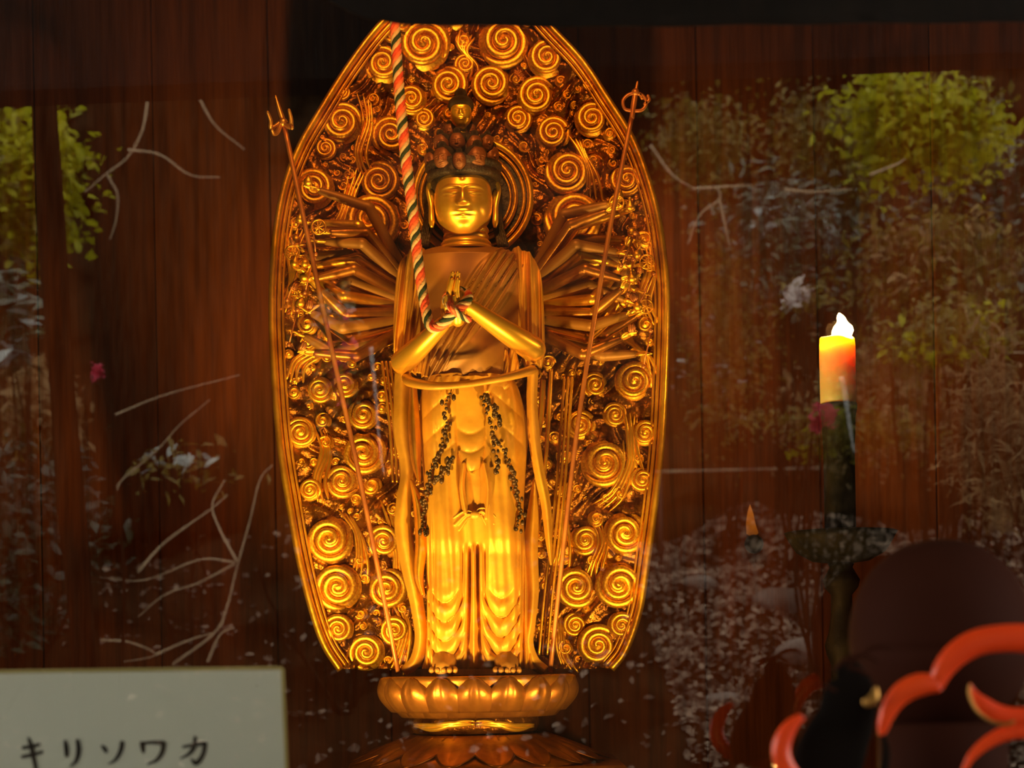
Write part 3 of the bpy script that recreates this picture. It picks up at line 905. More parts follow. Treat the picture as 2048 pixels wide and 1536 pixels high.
for sg in (-1, 1):
    cx = 938
    for layer in range(2):
        N_ = 10
        for k in range(N_):
            u = k / (N_ - 1)
            ang = math.radians(56 - 78 * u + (4 if layer else -3) + random.uniform(-3, 3))
            sx_ = cx + sg * (138 if layer == 0 else 130); sy_ = 545 + 120 * u
            L1 = (108 if layer == 0 else 140) * random.uniform(.92, 1.08)
            ex, ey = sx_ + sg * L1 * math.cos(ang), sy_ - L1 * math.sin(ang)
            a2 = ang + math.radians(random.uniform(-62, -30) if u < .45 else random.uniform(20, 55))
            L2 = (74 if layer == 0 else 92) * random.uniform(.9, 1.1)
            hx, hy_ = ex + sg * L2 * math.cos(a2), ey - L2 * math.sin(a2)
            hx = min(max(hx, 612), 1268)
            y0 = 0.035 + .05 * layer + .006 * (k % 3)
            y1, y2 = y0 - .05 - .02 * (k % 2), y0 - .075 + .02 * (k % 3)
            rr = [12, 12, 11.5, 11.5, 11, 10.5, 7.5]
            mixp = lambda A_, B_, t_: tuple(A_[i] + (B_[i] - A_[i]) * t_ for i in range(3))
            S_, E_, H_ = (sx_, sy_, y0), (ex, ey, y1), (hx, hy_, y2)
            pl = [S_, mixp(S_, E_, .55), mixp(S_, E_, .92), E_, mixp(E_, H_, .12), mixp(E_, H_, .5), H_]
            P = [Wp(*q) for q in pl]
            arm = MB().add(*limb(P, [r * sc(0) for r in rr], 26, 10)).build('arm', (BROWNGILT, SKIN, GOLD)[(k + layer) % 3], stat)
            tip = Wp(hx + sg * 26 * math.cos(a2), hy_ - 26 * math.sin(a2), y2 - .006)
            d = Vector((tip - P[-1]).tolist())
            hnd = link('hand', HANDME, arm)
            hnd.rotation_euler = d.to_track_quat('Z', 'Y').to_euler()
            hnd.rotation_euler.rotate_axis('Z', random.uniform(-.6, .6))
            hnd.location = P[-1].tolist()
            s = 36 * sc(0); hnd.scale = (s, s, s)
            nm, me = HELD[(n_arm * 3 + layer) % 5]
            it = link(nm, me, arm)
            it.location = (tip + np.array((0, -.010, 0.008))).tolist()
            it.rotation_euler = (random.uniform(-.3, .3), random.uniform(-.6, .6), 0)
            s = {'wheel': 14, 'jewel': 12, 'lotus_bud': 11, 'short_staff': 15, 'water_flask': 12}[nm] * sc(0)
            it.scale = (s, s, s)
            n_arm += 1

# ---------------------------------------------------------------- two long staffs
stf = thing('ritual_staff', Wp(797, 1348, -.06), 'thin gilded staff with a three-pronged thunderbolt tip, left of the statue', 'staff', 'long thin staffs held beside the statue')
sp = [Wp(x, y, yy) for x, y, yy in ((568, 250, -.13), (640, 590, -.12), (720, 960, -.09), (797, 1346, -.065))]
MB().add(*tube(smooth_path(sp, 30), 0.0048, 8)).build('shaft', REDGOLD, stf)
mb = MB().add(*ball(Wp(566, 245, -.13), .0095, 10, 8)).add(*limb([Wp(564, 238, -.13), Wp(557, 215, -.13), Wp(551, 192, -.13)], [.006, .0045, .002], 12, 8))
for k in range(5):
    mb.add(*ball(Wp(559 - k * 2.0, 222 - k * 6.5, -.13), .0045 - .0005 * k, 8, 6))
mb.build('tip', BRASS, stf)
for pr_ in ([(563, 243), (543, 256), (541, 240), (535, 224)], [(563, 243), (580, 254), (582, 238), (578, 220)], [(563, 243), (556, 262), (548, 268), (544, 260)], [(568, 248), (580, 250), (584, 256)]):
    MB().add(*limb([Wp(x, y, -.13 - .01 * i) for i, (x, y) in enumerate(pr_)], [.0045, .005, .004, .003][:len(pr_)], 14, 7)).build('prong', BRASS, stf)
stf2 = thing('ritual_staff', Wp(1100, 1346, -.06), 'thin coppery staff topped by an open ring finial, right of the statue', 'staff', 'long thin staffs held beside the statue')
sp = [Wp(x, y, yy) for x, y, yy in ((1264, 232, -.13), (1225, 430, -.125), (1185, 660, -.12), (1148, 910, -.10), (1100, 1344, -.065))]
MB().add(*tube(smooth_path(sp, 30), 0.0046, 8)).build('shaft', REDGOLD, stf2)
MB().add(*limb([Wp(1264, 235, -.13), Wp(1269, 200, -.13), Wp(1275, 164, -.13)], [.005, .0055, .002], 14, 8)).add(*ball(Wp(1271, 185, -.13), .008, 10, 8)).build('tip', REDGOLD, stf2)
for pr_ in ([(1266, 222), (1250, 218), (1246, 202), (1256, 190), (1270, 186)], [(1266, 222), (1284, 220), (1293, 206), (1286, 192), (1272, 186)], [(1290, 208), (1298, 200), (1296, 192)], [(1284, 196), (1280, 188)]):
    MB().add(*limb([Wp(x, y, -.13) for x, y in pr_], [.0035] * len(pr_), 16, 7)).build('finial_ring', REDGOLD, stf2)

# ---------------------------------------------------------------- lotus pedestal
YP = -0.02
ped = thing('lotus_pedestal', Wp(955, 1620, YP), 'gilded lotus pedestal with rows of petals carrying the statue', 'pedestal')
cxp = float(Wp(957, 1400, YP)[0])
zz = lambda py: float(Wp(957, py, YP)[2])
K = sc(YP)
MB().add(*lathe([(.150, zz(1426)), (.165, zz(1410)), (.185, zz(1385)), (.194, zz(1362)), (.194, zz(1354)), (.188, zz(1351)), (.02, zz(1350))], (cxp, YP, 0), 64, .95)).build('lotus_seat', BROWNGILT, ped)


def petal_mesh(name, w_, h_, bulge, out_top, flip=1, pw=2):
    nu, nv = 13, 15
    u = np.linspace(-1, 1, nu)[None, :]; v = np.linspace(0, 1, nv)[:, None]
    wid = np.sin(np.clip(.18 + v * .86, 0, 1) * np.pi) ** .5 * (1 - .0 * v)
    wid[-1] = 0.02; wid[-2] = .38
    x = u * wid * w_ / 2
    z = v * h_ * flip + 0 * u
    y = -(bulge * np.sin(np.pi * np.clip(v * .9 + .05, 0, 1)) * (1 - .75 * u ** 2) + out_top * v ** pw) + .006 * g1(u, 0, .12) * np.sin(np.pi * v)
    Fv = np.stack([x, y + 0 * x, z], -1)
    Bv = Fv[:, ::-1].copy(); Bv[..., 1] += .006
    A = np.concatenate([Fv, Bv], 1)
    f = grid_faces(nv, 2 * nu, True)
    if flip > 0: f = f
    return MB().add(A.reshape(-1, 3), f + [tuple(range(2 * nu))[::-1], tuple(range((nv - 1) * 2 * nu, nv * 2 * nu))]).mesh(name, BROWNGILT)


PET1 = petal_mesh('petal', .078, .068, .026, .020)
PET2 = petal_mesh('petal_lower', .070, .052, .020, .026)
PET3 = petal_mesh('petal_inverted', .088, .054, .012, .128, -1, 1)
for row, (me, n, r, z, ph) in enumerate(((PET1, 18, .170, zz(1421), 0.0), (PET2, 18, .150, zz(1432), .5), (PET3, 18, .132, zz(1466), .5))):
    for k in range(n):
        an = (k + ph) * 2 * math.pi / n - math.pi / 2 - 0.02
        o = link('petal', me, ped)
        o.location = (cxp + r * math.cos(an), YP + r * math.sin(an), z)
        o.rotation_euler = (0, 0, an + math.pi / 2)
# carved scroll collar between the two lotuses
cx2 = float(Wp(948, 1450, YP)[0])
MB().add(*lathe([(.11, zz(1422)), (.124, zz(1426)), (.130, zz(1438)), (.130, zz(1450)), (.124, zz(1462)), (.105, zz(1470))][::-1], (cx2, YP, 0), 56)).build('collar', GOLDB, ped)
for x0, x1, sg in ((828, 950, 1), (1068, 952, -1)):
    for j in range(3):
        P = []
        for s_ in np.linspace(0, 1, 16):
            x = x0 + (x1 - x0) * s_
            y = 1450 + (10 - 6 * j) * math.sin(s_ * 5.2 + j) * (1 - .2 * s_)
            dx = (x - 948) / 1000.0
            P.append(Wp(x, y, YP - math.sqrt(max(.0001, .134 ** 2 - dx ** 2)) * .98))
        MB().add(*tube(np.array(P), .0055 * np.sin(np.linspace(.25, 2.9, 16)), 7)).build('scroll_leaf', FACE, ped)
MB().add(*lathe([(.255, zz(1530)), (.252, zz(1522)), (.225, zz(1508)), (.185, zz(1490)), (.150, zz(1476)), (.125, zz(1469)), (.02, zz(1467))], (cxp - .005, YP, 0), 64)).build('inverted_lotus', BROWNGILT, ped)
MB().add(*bevbox((float(Wp(1005, 1570, YP)[0]), YP + .02, (zz(1524) + ALTAR_Z) / 2), (.475, .46, zz(1524) - ALTAR_Z), .006)).build('plinth', BROWNGILT, ped, False)

# ---------------------------------------------------------------- five-coloured cord
cord = thing('prayer_cord', Wp(916, 606, FA), 'twisted salmon, cream and dark green cord hanging down to the praying hands', 'rope')
path = [(786, -60, -.24), (790, 50, -.235), (800, 200, -.23), (812, 320, -.225), (825, 420, -.22), (836, 520, -.215), (848, 600, -.215), (860, 650, -.225), (880, 652, -.235), (905, 628, -.25), (935, 600, -.235), (930, 585, -.21), (906, 582, -.235), (892, 600, -.235), (905, 618, -.262), (922, 632, -.25), (940, 640, -.235)]
P = smooth_path([Wp(*q) for q in path], 900)
seg = np.linalg.norm(np.diff(P, axis=0), axis=1)
arc = np.concatenate([[0], np.cumsum(seg)])
T, Nn, B = frames(P)
s1 = np.linspace(0, 1, 900)
R0 = np.interp(arc, [0, .35, .75, arc[-1]], [.0085, .0095, .0085, .0055])
for k, mm in enumerate((C_GRN, C_CRM, C_RED, C_ORG, C_CRM)):
    a = arc * 2 * math.pi / .052 + k * 2 * math.pi / 5
    Q = P + (np.cos(a)[:, None] * Nn + np.sin(a)[:, None] * B) * (R0 * .62)[:, None]
    v, f = tube(Q[::2], (R0 * .56)[::2], 7)
    MB().add(v, f).build('strand', mm, cord)

# ---------------------------------------------------------------- candle on its stand
YC = -0.12
cs = thing('candlestick', Wp(1676, 1600, YC), 'dark bronze candlestick with a wide drip dish, right of the statue', 'candlestick')
cxx = float(Wp(1678, 900, YC)[0]); kz = lambda py: float(Wp(1678, py, YC)[2]); kk = sc(YC)
MB().add(*lathe([(.030, kz(1063)), (.030, kz(1000)), (.030, kz(900)), (.033, kz(830)), (.036, kz(818)), (.036, kz(808)), (.030, kz(808)), (.029, kz(812))], (cxx, YC, 0), 32)).build('socket', IRON, cs)
MB().add(*lathe([(.025, kz(1126)), (.055, kz(1122)), (.085, kz(1104)), (.100, kz(1080)), (.108, kz(1064)), (.104, kz(1063)), (.09, kz(1072)), (.02, kz(1080))], (cxx, YC, 0), 48)).build('drip_dish', IRON, cs)
MB().add(*lathe([(.105, ALTAR_Z), (.105, ALTAR_Z + .015), (.07, ALTAR_Z + .03), (.035, ALTAR_Z + .06), (.024, ALTAR_Z + .10), (.022, kz(1330)), (.030, kz(1310)), (.034, kz(1290)), (.026, kz(1265)), (.021, kz(1230)), (.020, kz(1190)), (.032, kz(1175)), (.036, kz(1160)), (.028, kz(1146)), (.022, kz(1135)), (.026, kz(1124))], (cxx, YC, 0), 36)).build('stem', IRON, cs)
cd = thing('candle', (cxx, YC, kz(808)), 'thick cream candle burning with a bright flame on the bronze stand', 'candle')
mb = MB()
n = 40; ph = np.linspace(0, 2 * np.pi, n, endpoint=False)
rows = []
rc = 35.5 * kk
for r, z in ((rc * .80, kz(809)), (rc * .99, kz(805)), (rc, kz(790)), (rc * 1.005, kz(760)), (rc * 1.01, kz(720)), (rc * 1.0, kz(690))):
    rows.append(np.stack([r * np.cos(ph), r * np.sin(ph), z + 0 * ph], 1))
lip = kz(679) + .004 * np.sin(ph * 2 + .8) + .003 * np.sin(ph * 3)
for r, dz in ((rc * .97, 0), (rc * .90, .0025), (rc * .82, .001), (rc * .70, -.010), (rc * .35, -.016), (rc * .02, -.017)):
    rows.append(np.stack([r * np.cos(ph), r * np.sin(ph), lip * (1 if dz > -.005 else 0) + (kz(676) if dz <= -.005 else 0) + dz], 1))
v = np.concatenate(rows) + np.array((cxx, YC, 0))
mb.add(v, grid_faces(len(rows), n, True) + [tuple(range(n))[::-1], tuple(range((len(rows) - 1) * n, len(rows) * n))])
mb.build('wax_body', WAX, cd)
MB().add(*tube(smooth_path([(cxx, YC, kz(696)), (cxx + .001, YC, kz(680)), (cxx + .004, YC, kz(670))], 8), .0018, 6)).build('wick', INK, cd)
fx = lambda py: float(Wp(1680 + 6 * math.sin((py - 630) / 16), py, YC)[0])
prof = [(.002, 686), (.013, 680), (.0195, 671), (.021, 662), (.018, 653), (.0115, 646), (.009, 641), (.0085, 636), (.006, 631), (.0015, 626)]
n = 24; ph = np.linspace(0, 2 * np.pi, n, endpoint=False)
v = np.concatenate([np.stack([fx(py) + r * np.cos(ph), YC + r * np.sin(ph), kz(py) + 0 * ph], 1) for r, py in prof])
MB().add(v, grid_faces(len(prof), n, True) + [tuple(range(n))[::-1], tuple(range((len(prof) - 1) * n, len(prof) * n))]).build('flame', FLAME, cd)


def lamp(name, kind, loc, power, color, size, parent=None, target=None, angle=None):
    d = bpy.data.lights.new(name, kind)
    d.energy = power; d.color = color
    if kind in ('POINT', 'SPOT'): d.shadow_soft_size = size
    if angle: d.spot_size = math.radians(angle); d.spot_blend = .6
    o = bpy.data.objects.new(name, d); COL.objects.link(o)
    o.location = [float(q) for q in loc]
    if target is not None:
        o.rotation_euler = (Vector(target) - Vector(o.location)).to_track_quat('-Z', 'Y').to_euler()
    if parent: o.parent = parent; bpy_inv(o, parent)
    return o


WARM = (1.0, .58, .12)
lamp('candle_light', 'POINT', (cxx, YC, kz(660)), 11.0, (1.0, .48, .12), .02, cd)

# small altar lamps below the picture's edge, before the pedestal
for x, pw_, lb in ((-.46, 84, 'small brass altar spotlight on the left of the altar table'), (.30, 50, 'small brass altar spotlight on the right of the altar table')):
    ly_ = -.64
    al = thing('altar_lamp', (x, ly_, ALTAR_Z), lb, 'lamp', 'small lamps on the altar table')
    MB().add(*lathe([(.03, ALTAR_Z), (.03, ALTAR_Z + .006), (.008, ALTAR_Z + .010), (.006, ALTAR_Z + .016)], (x, ly_, 0), 20)).build('base', BRASS, al)
    MB().add(*lathe([(.006, ALTAR_Z + .016), (.018, ALTAR_Z + .022), (.022, ALTAR_Z + .036), (.020, ALTAR_Z + .036), (.014, ALTAR_Z + .024)], (x, ly_, 0), 20)).build('reflector', BRASS, al)
    MB().add(*ball((x, ly_, ALTAR_Z + .032), .009, 12, 8)).build('bulb', FLAME, al)
    lamp('altar_lamp_light', 'SPOT', (x, ly_, ALTAR_Z + .055), pw_, WARM, .03, al, (-.09, .02, 2.02), 78)
    lamp('wall_fill_point', 'POINT', (x, ly_ - .01, ALTAR_Z + .05), 9, (1.0, .50, .12), .02, al)  # extra point fill added to brighten the lower wall
# unseen spot added overhead to warm the mandorla and wall
lamp('overhead_fill_spot', 'SPOT', (-.1, -1.2, 3.35), 85, (1.0, .36, .06), .06, None, (-.08, .1, 2.5), 40)

# ---------------------------------------------------------------- knob on the wall
YW = YB
kn = thing('wall_knob', Wp(1508, 1088, YW), 'small dark round knob with an added brass plate standing in for a candle reflection on the plank wall', 'knob')
MB().add(*ball(Wp(1508, 1088, YW - .028), 19 * sc(YW), 20, 14)).build('ball', IRON, kn)
MB().add(*tube([Wp(1508, 1088, YW - .02), Wp(1508, 1088, YW + .005)], .008, 10)).build('shank', IRON, kn)
q = [(1500, 1008), (1507, 1028), (1511, 1048), (1517, 1066), (1508, 1076), (1493, 1068), (1492, 1045), (1495, 1024)]
P0 = [Wp(x, y, YW - .008) for x, y in q]; P1 = [Wp(x, y, YW + .003) for x, y in q]; n = len(q)
MB().add(P0 + P1, [tuple(range(n))[::-1], tuple(range(n, 2 * n))] + [(i, (i + 1) % n, (i + 1) % n + n, i + n) for i in range(n)]).build('plate', BRASS, kn, False)  # flat brass shape put in for the orange candle reflection

# ---------------------------------------------------------------- sign card behind the glass
YSG = -1.50
sg_ = thing('sign_card', Wp(280, 1560, YSG), 'pale grey card with black katakana lettering standing behind the glass', 'sign')
# corners come from the picture's edges; the card carries on below and left of the frame
tl, trr = Wp(-60, 1348, YSG), Wp(564, 1340, YSG)
down = (Wp(572, 1536, YSG) - trr); down /= np.linalg.norm(down)
hgt = (trr[2] - SILL) / -down[2]
bl, br = tl + down * ((tl[2] - SILL) / -down[2]), trr + down * hgt
q = np.array([tl, trr, br, bl])
th = np.array((0, .005, 0))
MB().add(np.vstack([q, q + th]), [(0, 1, 2, 3)[::-1], (4, 5, 6, 7), (0, 1, 5, 4), (1, 2, 6, 5), (2, 3, 7, 6), (3, 0, 4, 7)]).build('card', PAPER, sg_, False)
for a_, b_, in ((tl, trr), (trr, br)):
    MB().add(*tube([a_ + np.array((0, .002, .002)), b_ + np.array((0, .002, .002))], .0028, 6)).build('edge_strip', PAPEREDGE, sg_, False)
CS = 620 / 2048.0
chars = [[[(150, 858, 9), (205, 850, 10), (262, 835, 8)], [(145, 918, 9), (210, 905, 11), (280, 885, 8)], [(188, 793, 7), (205, 840, 12), (218, 900, 12), (238, 995, 9), (242, 1030, 7)]],
         [[(430, 812, 8), (438, 860, 12), (440, 912, 10)], [(512, 808, 10), (520, 860, 13), (516, 905, 12), (500, 950, 9), (466, 980, 4)]],
         [[(672, 845, 6), (690, 862, 12), (704, 886, 9)], [(808, 820, 12), (800, 870, 12), (776, 920, 10), (745, 950, 7), (714, 966, 3)]],
         [[(936, 822, 10), (942, 850, 12), (948, 886, 9)], [(940, 828, 8), (1010, 822, 9), (1078, 826, 14)], [(1080, 826, 14), (1072, 885, 12), (1035, 938, 9), (975, 968, 4)]],
         [[(1208, 852, 7), (1285, 838, 10), (1355, 826, 9)], [(1355, 828, 12), (1345, 890, 11), (1318, 940, 12), (1290, 958, 13), (1262, 930, 4)], [(1290, 786, 8), (1282, 850, 12), (1248, 898, 9), (1192, 928, 4)]]]
for ch in chars:
    mb = MB()
    for st_ in ch:
        p = smooth_path(st_, 22)
        c2 = np.stack([p[:, 0] * CS, 1236 + p[:, 1] * CS], 1)
        ww = p[:, 2] * CS * 1.3
        tg = np.gradient(c2, axis=0); tg /= np.linalg.norm(tg, axis=1)[:, None]
        nn = np.stack([-tg[:, 1], tg[:, 0]], 1)
        c2 = np.vstack([c2[0] - tg[0] * ww[0] * .6, c2, c2[-1] + tg[-1] * ww[-1] * .6]); ww = np.concatenate([[ww[0] * .5], ww, [ww[-1] * .4]])
        nn = np.vstack([nn[0], nn, nn[-1]])
        l_, r_ = c2 + nn * ww[:, None], c2 - nn * ww[:, None]
        n = len(c2)
        yk = YSG - .0007 - .0001 * random.random()
        V = np.vstack([Wp(l_[:, 0], l_[:, 1], yk), Wp(r_[:, 0], r_[:, 1], yk)])
        V2 = V + np.array((0, .0006, 0))
        fs = [(i, i + 1, n + i + 1, n + i) for i in range(n - 1)]
        mb.add(np.vstack([V, V2]), fs + [(i, 2 * n + i, 2 * n + i + 1, i + 1) for i in range(n - 1)] + [(n + i, n + i + 1, 3 * n + i + 1, 3 * n + i) for i in range(n - 1)])
    mb.build('character', INK, sg_, False)

# ---------------------------------------------------------------- drum and red lacquer stand on the sill, before the glass
YD = -1.715
drm = thing('wooden_drum', Wp(1885, 1580, YD), 'dark round wooden temple drum standing behind the red lacquer scrollwork', 'drum')
dc = Wp(1882, 1275, YD); rx, rz_ = 182 * sc(YD), 196 * sc(YD)
nv, nu = 60, 72
th_ = np.linspace(.02, np.pi - .02, nv)[:, None]; ph = np.linspace(0, 2 * np.pi, nu, endpoint=False)[None, :]
x = np.sin(th_) ** .9 * np.cos(ph) * rx; y = np.sin(th_) ** .9 * np.sin(ph) * rx * .85; z = np.cos(th_) * rz_ + 0 * ph
z = np.where(z < 0, z * .95, z)
slit = np.exp(-((z + rz_ * .14) / .0022) ** 2) * sstep(-.2, -.6, y / rx)
y = y + slit * .006
f = [q_[::-1] for q_ in grid_faces(nv, nu, True)]
MB().add(np.stack([x, y, z], -1).reshape(-1, 3) + dc, f + [tuple(range(nu)), tuple(range((nv - 1) * nu, nv * nu))[::-1]]).build('drum_body', DRUM, drm)
zb = dc[2] - rz_ * .95
MB().add(*lathe([(.055, SILL), (.065, SILL + .004), (.065, zb + .004), (.05, zb + .010)], (dc[0], dc[1], 0), 32)).build('cushion', DRUM, drm)

YL = -1.86
rd = thing('lacquer_stand', Wp(1850, 1640, YL), 'vermilion lacquered openwork scroll stand at the lower right before the drum', 'stand')


def lacq(cr, name='scroll', material=LACQ, y=YL, flat=.55, n=60):
    """band along crop coordinates (x, y, half width)"""
    k = 600 / 1676.0
    P = smooth_path([list(Wp(1448 + q[0] * k, 986 + q[1] * k, y)) for q in cr], n)
    R = smooth_path([[q[2] * k * sc(y) * (1.15 if material is LACQ else 1)] for q in cr], n)[:, 0]
    return MB().add(*tube(P, R, 14, flat)).build(name, material, rd)


lacq([(1960, 900, 70), (1820, 830, 72), (1676, 812, 72), (1520, 815, 68), (1400, 840, 66), (1300, 900, 62), (1225, 985, 52), (1185, 1080, 38), (1190, 1110, 26)])
lacq([(1200, 1070, 40), (1110, 1068, 56), (1020, 1100, 56), (950, 1165, 48), (905, 1250, 38), (885, 1330, 24), (890, 1352, 12)])
lacq([(1374, 1066, 5), (1392, 1120, 22), (1440, 1180, 42), (1530, 1235, 48), (1640, 1250, 46), (1760, 1235, 44), (1860, 1180, 30)])
lacq([(1372, 1066, 4), (1372, 1130, 8), (1410, 1215, 9), (1490, 1275, 9), (1570, 1292, 12), (1622, 1278, 9)], 'gilt_line', BRASS, YL - .012)
lacq([(1335, 1560, 14), (1385, 1470, 22), (1470, 1395, 32), (1570, 1345, 38), (1690, 1325, 42), (1800, 1340, 40)])
lacq([(440, 1245, 18), (375, 1300, 36), (330, 1380, 46), (320, 1460, 48), (350, 1540, 48), (420, 1610, 44), (520, 1650, 40)])
lacq([(1340, 1550, 14), (1300, 1620, 34), (1240, 1680, 40), (1100, 1700, 44), (960, 1680, 44), (860, 1690, 40), (700, 1690, 40), (520, 1650, 40)])
lacq([(890, 1352, 12), (905, 1450, 22), (890, 1560, 28), (860, 1690, 40)], 'scroll', BLACKLQ)
# black lacquered scroll bracket with ridged curl and brass fitting
lacq([(640, 1050, 20), (690, 1010, 90), (700, 1120, 150), (680, 1260, 165), (620, 1400, 190), (580, 1520, 200), (600, 1640, 180)], 'bracket', BLACKLQ, YL + .02, .25, 80)
for cr in ([(600, 1000, 8), (680, 930, 14), (780, 905, 16), (860, 940, 10)], [(690, 960, 8), (760, 915, 13), (840, 860, 15), (920, 855, 13), (950, 880, 8)], [(520, 1070, 6), (580, 1085, 10), (630, 1110, 6)], [(690, 975, 8), (760, 990, 12), (830, 1030, 8)]):
    lacq(cr, 'ridge', DRUM, YL - .005, .8, 24)
lacq([(850, 1080, 8), (838, 1140, 30), (800, 1170, 28), (780, 1150, 8)], 'brass_fitting', BRASS, YL - .012, .5, 24)
MB().add(*bevbox((float(Wp(1830, 1600, YL)[0]), YL + .03, SILL + .009), (.30, .12, .018), .004)).build('foot_board', BLACKLQ, rd, False)

# ---------------------------------------------------------------- black curtain valance before the window
YV = -1.53
vl = thing('black_valance', Wp(1350, 30, YV), 'black cloth valance hanging across the top in front of the statue', 'curtain')
xs = np.linspace(560, 2350, 160)
zt = 2.62
bot = np.interp(xs, [560, 640, 690, 730, 800, 900, 1200, 1500, 1800, 2350], [-60, -10, 18, 36, 46, 50, 52, 48, 44, 40])
nv = 24
v = []
for i in range(nv):
    s_ = i / (nv - 1)
    top = -520 + 0 * xs
    pyv = bot * (1 - s_) + top * s_
    p = Wp(xs, pyv, YV)
    p[:, 1] += (.002 + .010 * s_) * np.sin(xs / 41.0)
    v.append(p)
v = np.array(v); b_ = v.copy(); b_[..., 1] += .004
A = np.concatenate([v, b_[::-1]], 0)
f = grid_faces(2 * nv, len(xs)) + [((2 * nv - 1) * 160 + j, (2 * nv - 1) * 160 + j + 1, j + 1, j) for j in range(159)]
MB().add(A.reshape(-1, 3), f).build('cloth', BLACKCLOTH, vl)
p0, p1 = Wp(520, -520, YV), Wp(2380, -520, YV)
MB().add(*tube([p0, p1], .014, 12)).build('curtain_rod', WOODD, vl)
for q_ in (p0, p1):
    MB().add(*tube([q_, np.array((q_[0], YG + .04, q_[2]))], .010, 8)).build('rod_bracket', WOODD, vl)

# ---------------------------------------------------------------- garden behind the camera, seen only as a reflection
gd = struct('ground', box((0, -7, -.05), (14, 10.8, .1)), SOIL)
tag(gd, 'bare earth ground of the temple garden', 'ground')


def bank_z(x, y):
    d = -(y - .3)                                # distance along the reflected path
    base = np.interp(d, [4.4, 5.0, 6.0, 7.0, 8.0, 9.0, 10.5, 13], [0.0, .75, 1.30, 1.62, 1.95, 2.3, 3.4, 6.5])
    return base + .07 * np.sin(x * 2.3 + y) + .05 * np.sin(x * 5.1 - y * 3.3) + .03 * np.sin(x * 11 + y * 9)


xg = np.linspace(-6.5, 6.5, 130); yg = np.linspace(-4.1, -12.6, 110)
X, Yy = np.meshgrid(xg, yg)
Z = bank_z(X, Yy)
A = np.stack([X, Yy, Z], -1).reshape(-1, 3)
bk = MB().add(A, grid_faces(110, 130)).build('ground_bank', SOIL)
tag(bk, 'sloping bank of leaf litter seen in the reflection', 'slope', kind='structure')
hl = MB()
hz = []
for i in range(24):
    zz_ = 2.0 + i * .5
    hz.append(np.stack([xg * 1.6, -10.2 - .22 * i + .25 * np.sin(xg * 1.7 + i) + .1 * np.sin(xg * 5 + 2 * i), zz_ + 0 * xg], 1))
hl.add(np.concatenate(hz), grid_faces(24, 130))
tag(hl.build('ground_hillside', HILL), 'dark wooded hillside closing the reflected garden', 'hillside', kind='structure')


def leaves(centers, size, aspect=2.6, droop=.25, spread=1.0, face=None):
    """one small folded blade of six corners per centre, random directions"""
    n = len(centers)
    d = rng.normal(size=(n, 3)) * np.array((1, 1, .5)); d[:, 2] -= droop
    d /= np.linalg.norm(d, axis=1)[:, None]
    nrm = rng.normal(size=(n, 3)) * .55 + np.array((0, .35, 1.0) if face is None else face)
    nrm -= d * np.sum(nrm * d, 1)[:, None]; nrm /= np.linalg.norm(nrm, axis=1)[:, None]
    s = np.cross(d, nrm)
    L = size * rng.uniform(.6, 1.3, n)[:, None]; Wd = L / aspect / 2
    c = centers
    base, tip = c - d * L / 2, c + d * L / 2 - nrm * L * .12
    m1, m2 = c - d * L * .12, c + d * L * .22
    V = np.stack([base, m1 + s * Wd + nrm * L * .05, m2 + s * Wd * .8 + nrm * L * .03, tip, m2 - s * Wd * .8 + nrm * L * .03, m1 - s * Wd + nrm * L * .05, m1, m2], 1)
    fs = np.array([(0, 6, 1), (1, 6, 7), (1, 7, 2), (2, 7, 3), (0, 5, 6), (5, 4, 6), (6, 4, 7), (4, 3, 7)])
    fs = fs[None] + (np.arange(n) * 8)[:, None, None]
    return V.reshape(-1, 3), [tuple(q) for q in fs.reshape(-1, 3).tolist()]


def cloud(c, r, n, clumps=9, tight=.32):
    cc = rng.normal(size=(clumps, 3)); cc /= np.linalg.norm(cc, axis=1)[:, None] + 1e-9
    cc = cc * rng.uniform(.2, .85, (clumps, 1))
    k = rng.integers(0, clumps, n)
    p = cc[k] + rng.normal(size=(n, 3)) * tight
    return np.asarray(c) + p * np.asarray(r)


def shrub(name, box_px, D, n, size, material, label, cat='shrub', aspect=2.6, stem=BARK, clumps=10, tight=.3, extra=None, stems=5, group=None, thin=.30):
    x0, y0, x1, y1 = box_px
    c = mirror((x0 + x1) / 2, (y0 + y1) / 2, D)
    k = D / F / 1000.0
    r = np.array(((x1 - x0) / 2 * k * .78, thin, (y1 - y0) / 2 * k * .78))
    bz = float(bank_z(c[0], c[1]))
    root = thing(name, (c[0], c[1], bz), label, cat, group)
    size *= .85; n = int(n * 1.35)
    pts_ = cloud(c, r, n, clumps, tight)
    MB().add(*leaves(pts_, size, aspect)).build('foliage', material, root, False)
    if extra:
        m_, n2, s2, as2 = extra
        MB().add(*leaves(cloud(c, r * .9, n2, max(3, clumps // 2), tight * .7), s2, as2)).build('blossom' if m_ in (L_PNK, L_PALE) else 'leaf_spray', m_, root, False)
    for j in range(stems):
        e = pts_[rng.integers(0, n)]
        b0 = np.array((c[0] + rng.uniform(-.08, .08), c[1] + rng.uniform(-.08, .08), bz - .03))
        mid = (b0 + e) / 2 + rng.normal(size=3) * .08
        MB().add(*tube(smooth_path([b0, mid, e], 14), np.linspace(.009, .0025, 14), 6)).build('stem', stem, root)
    return root


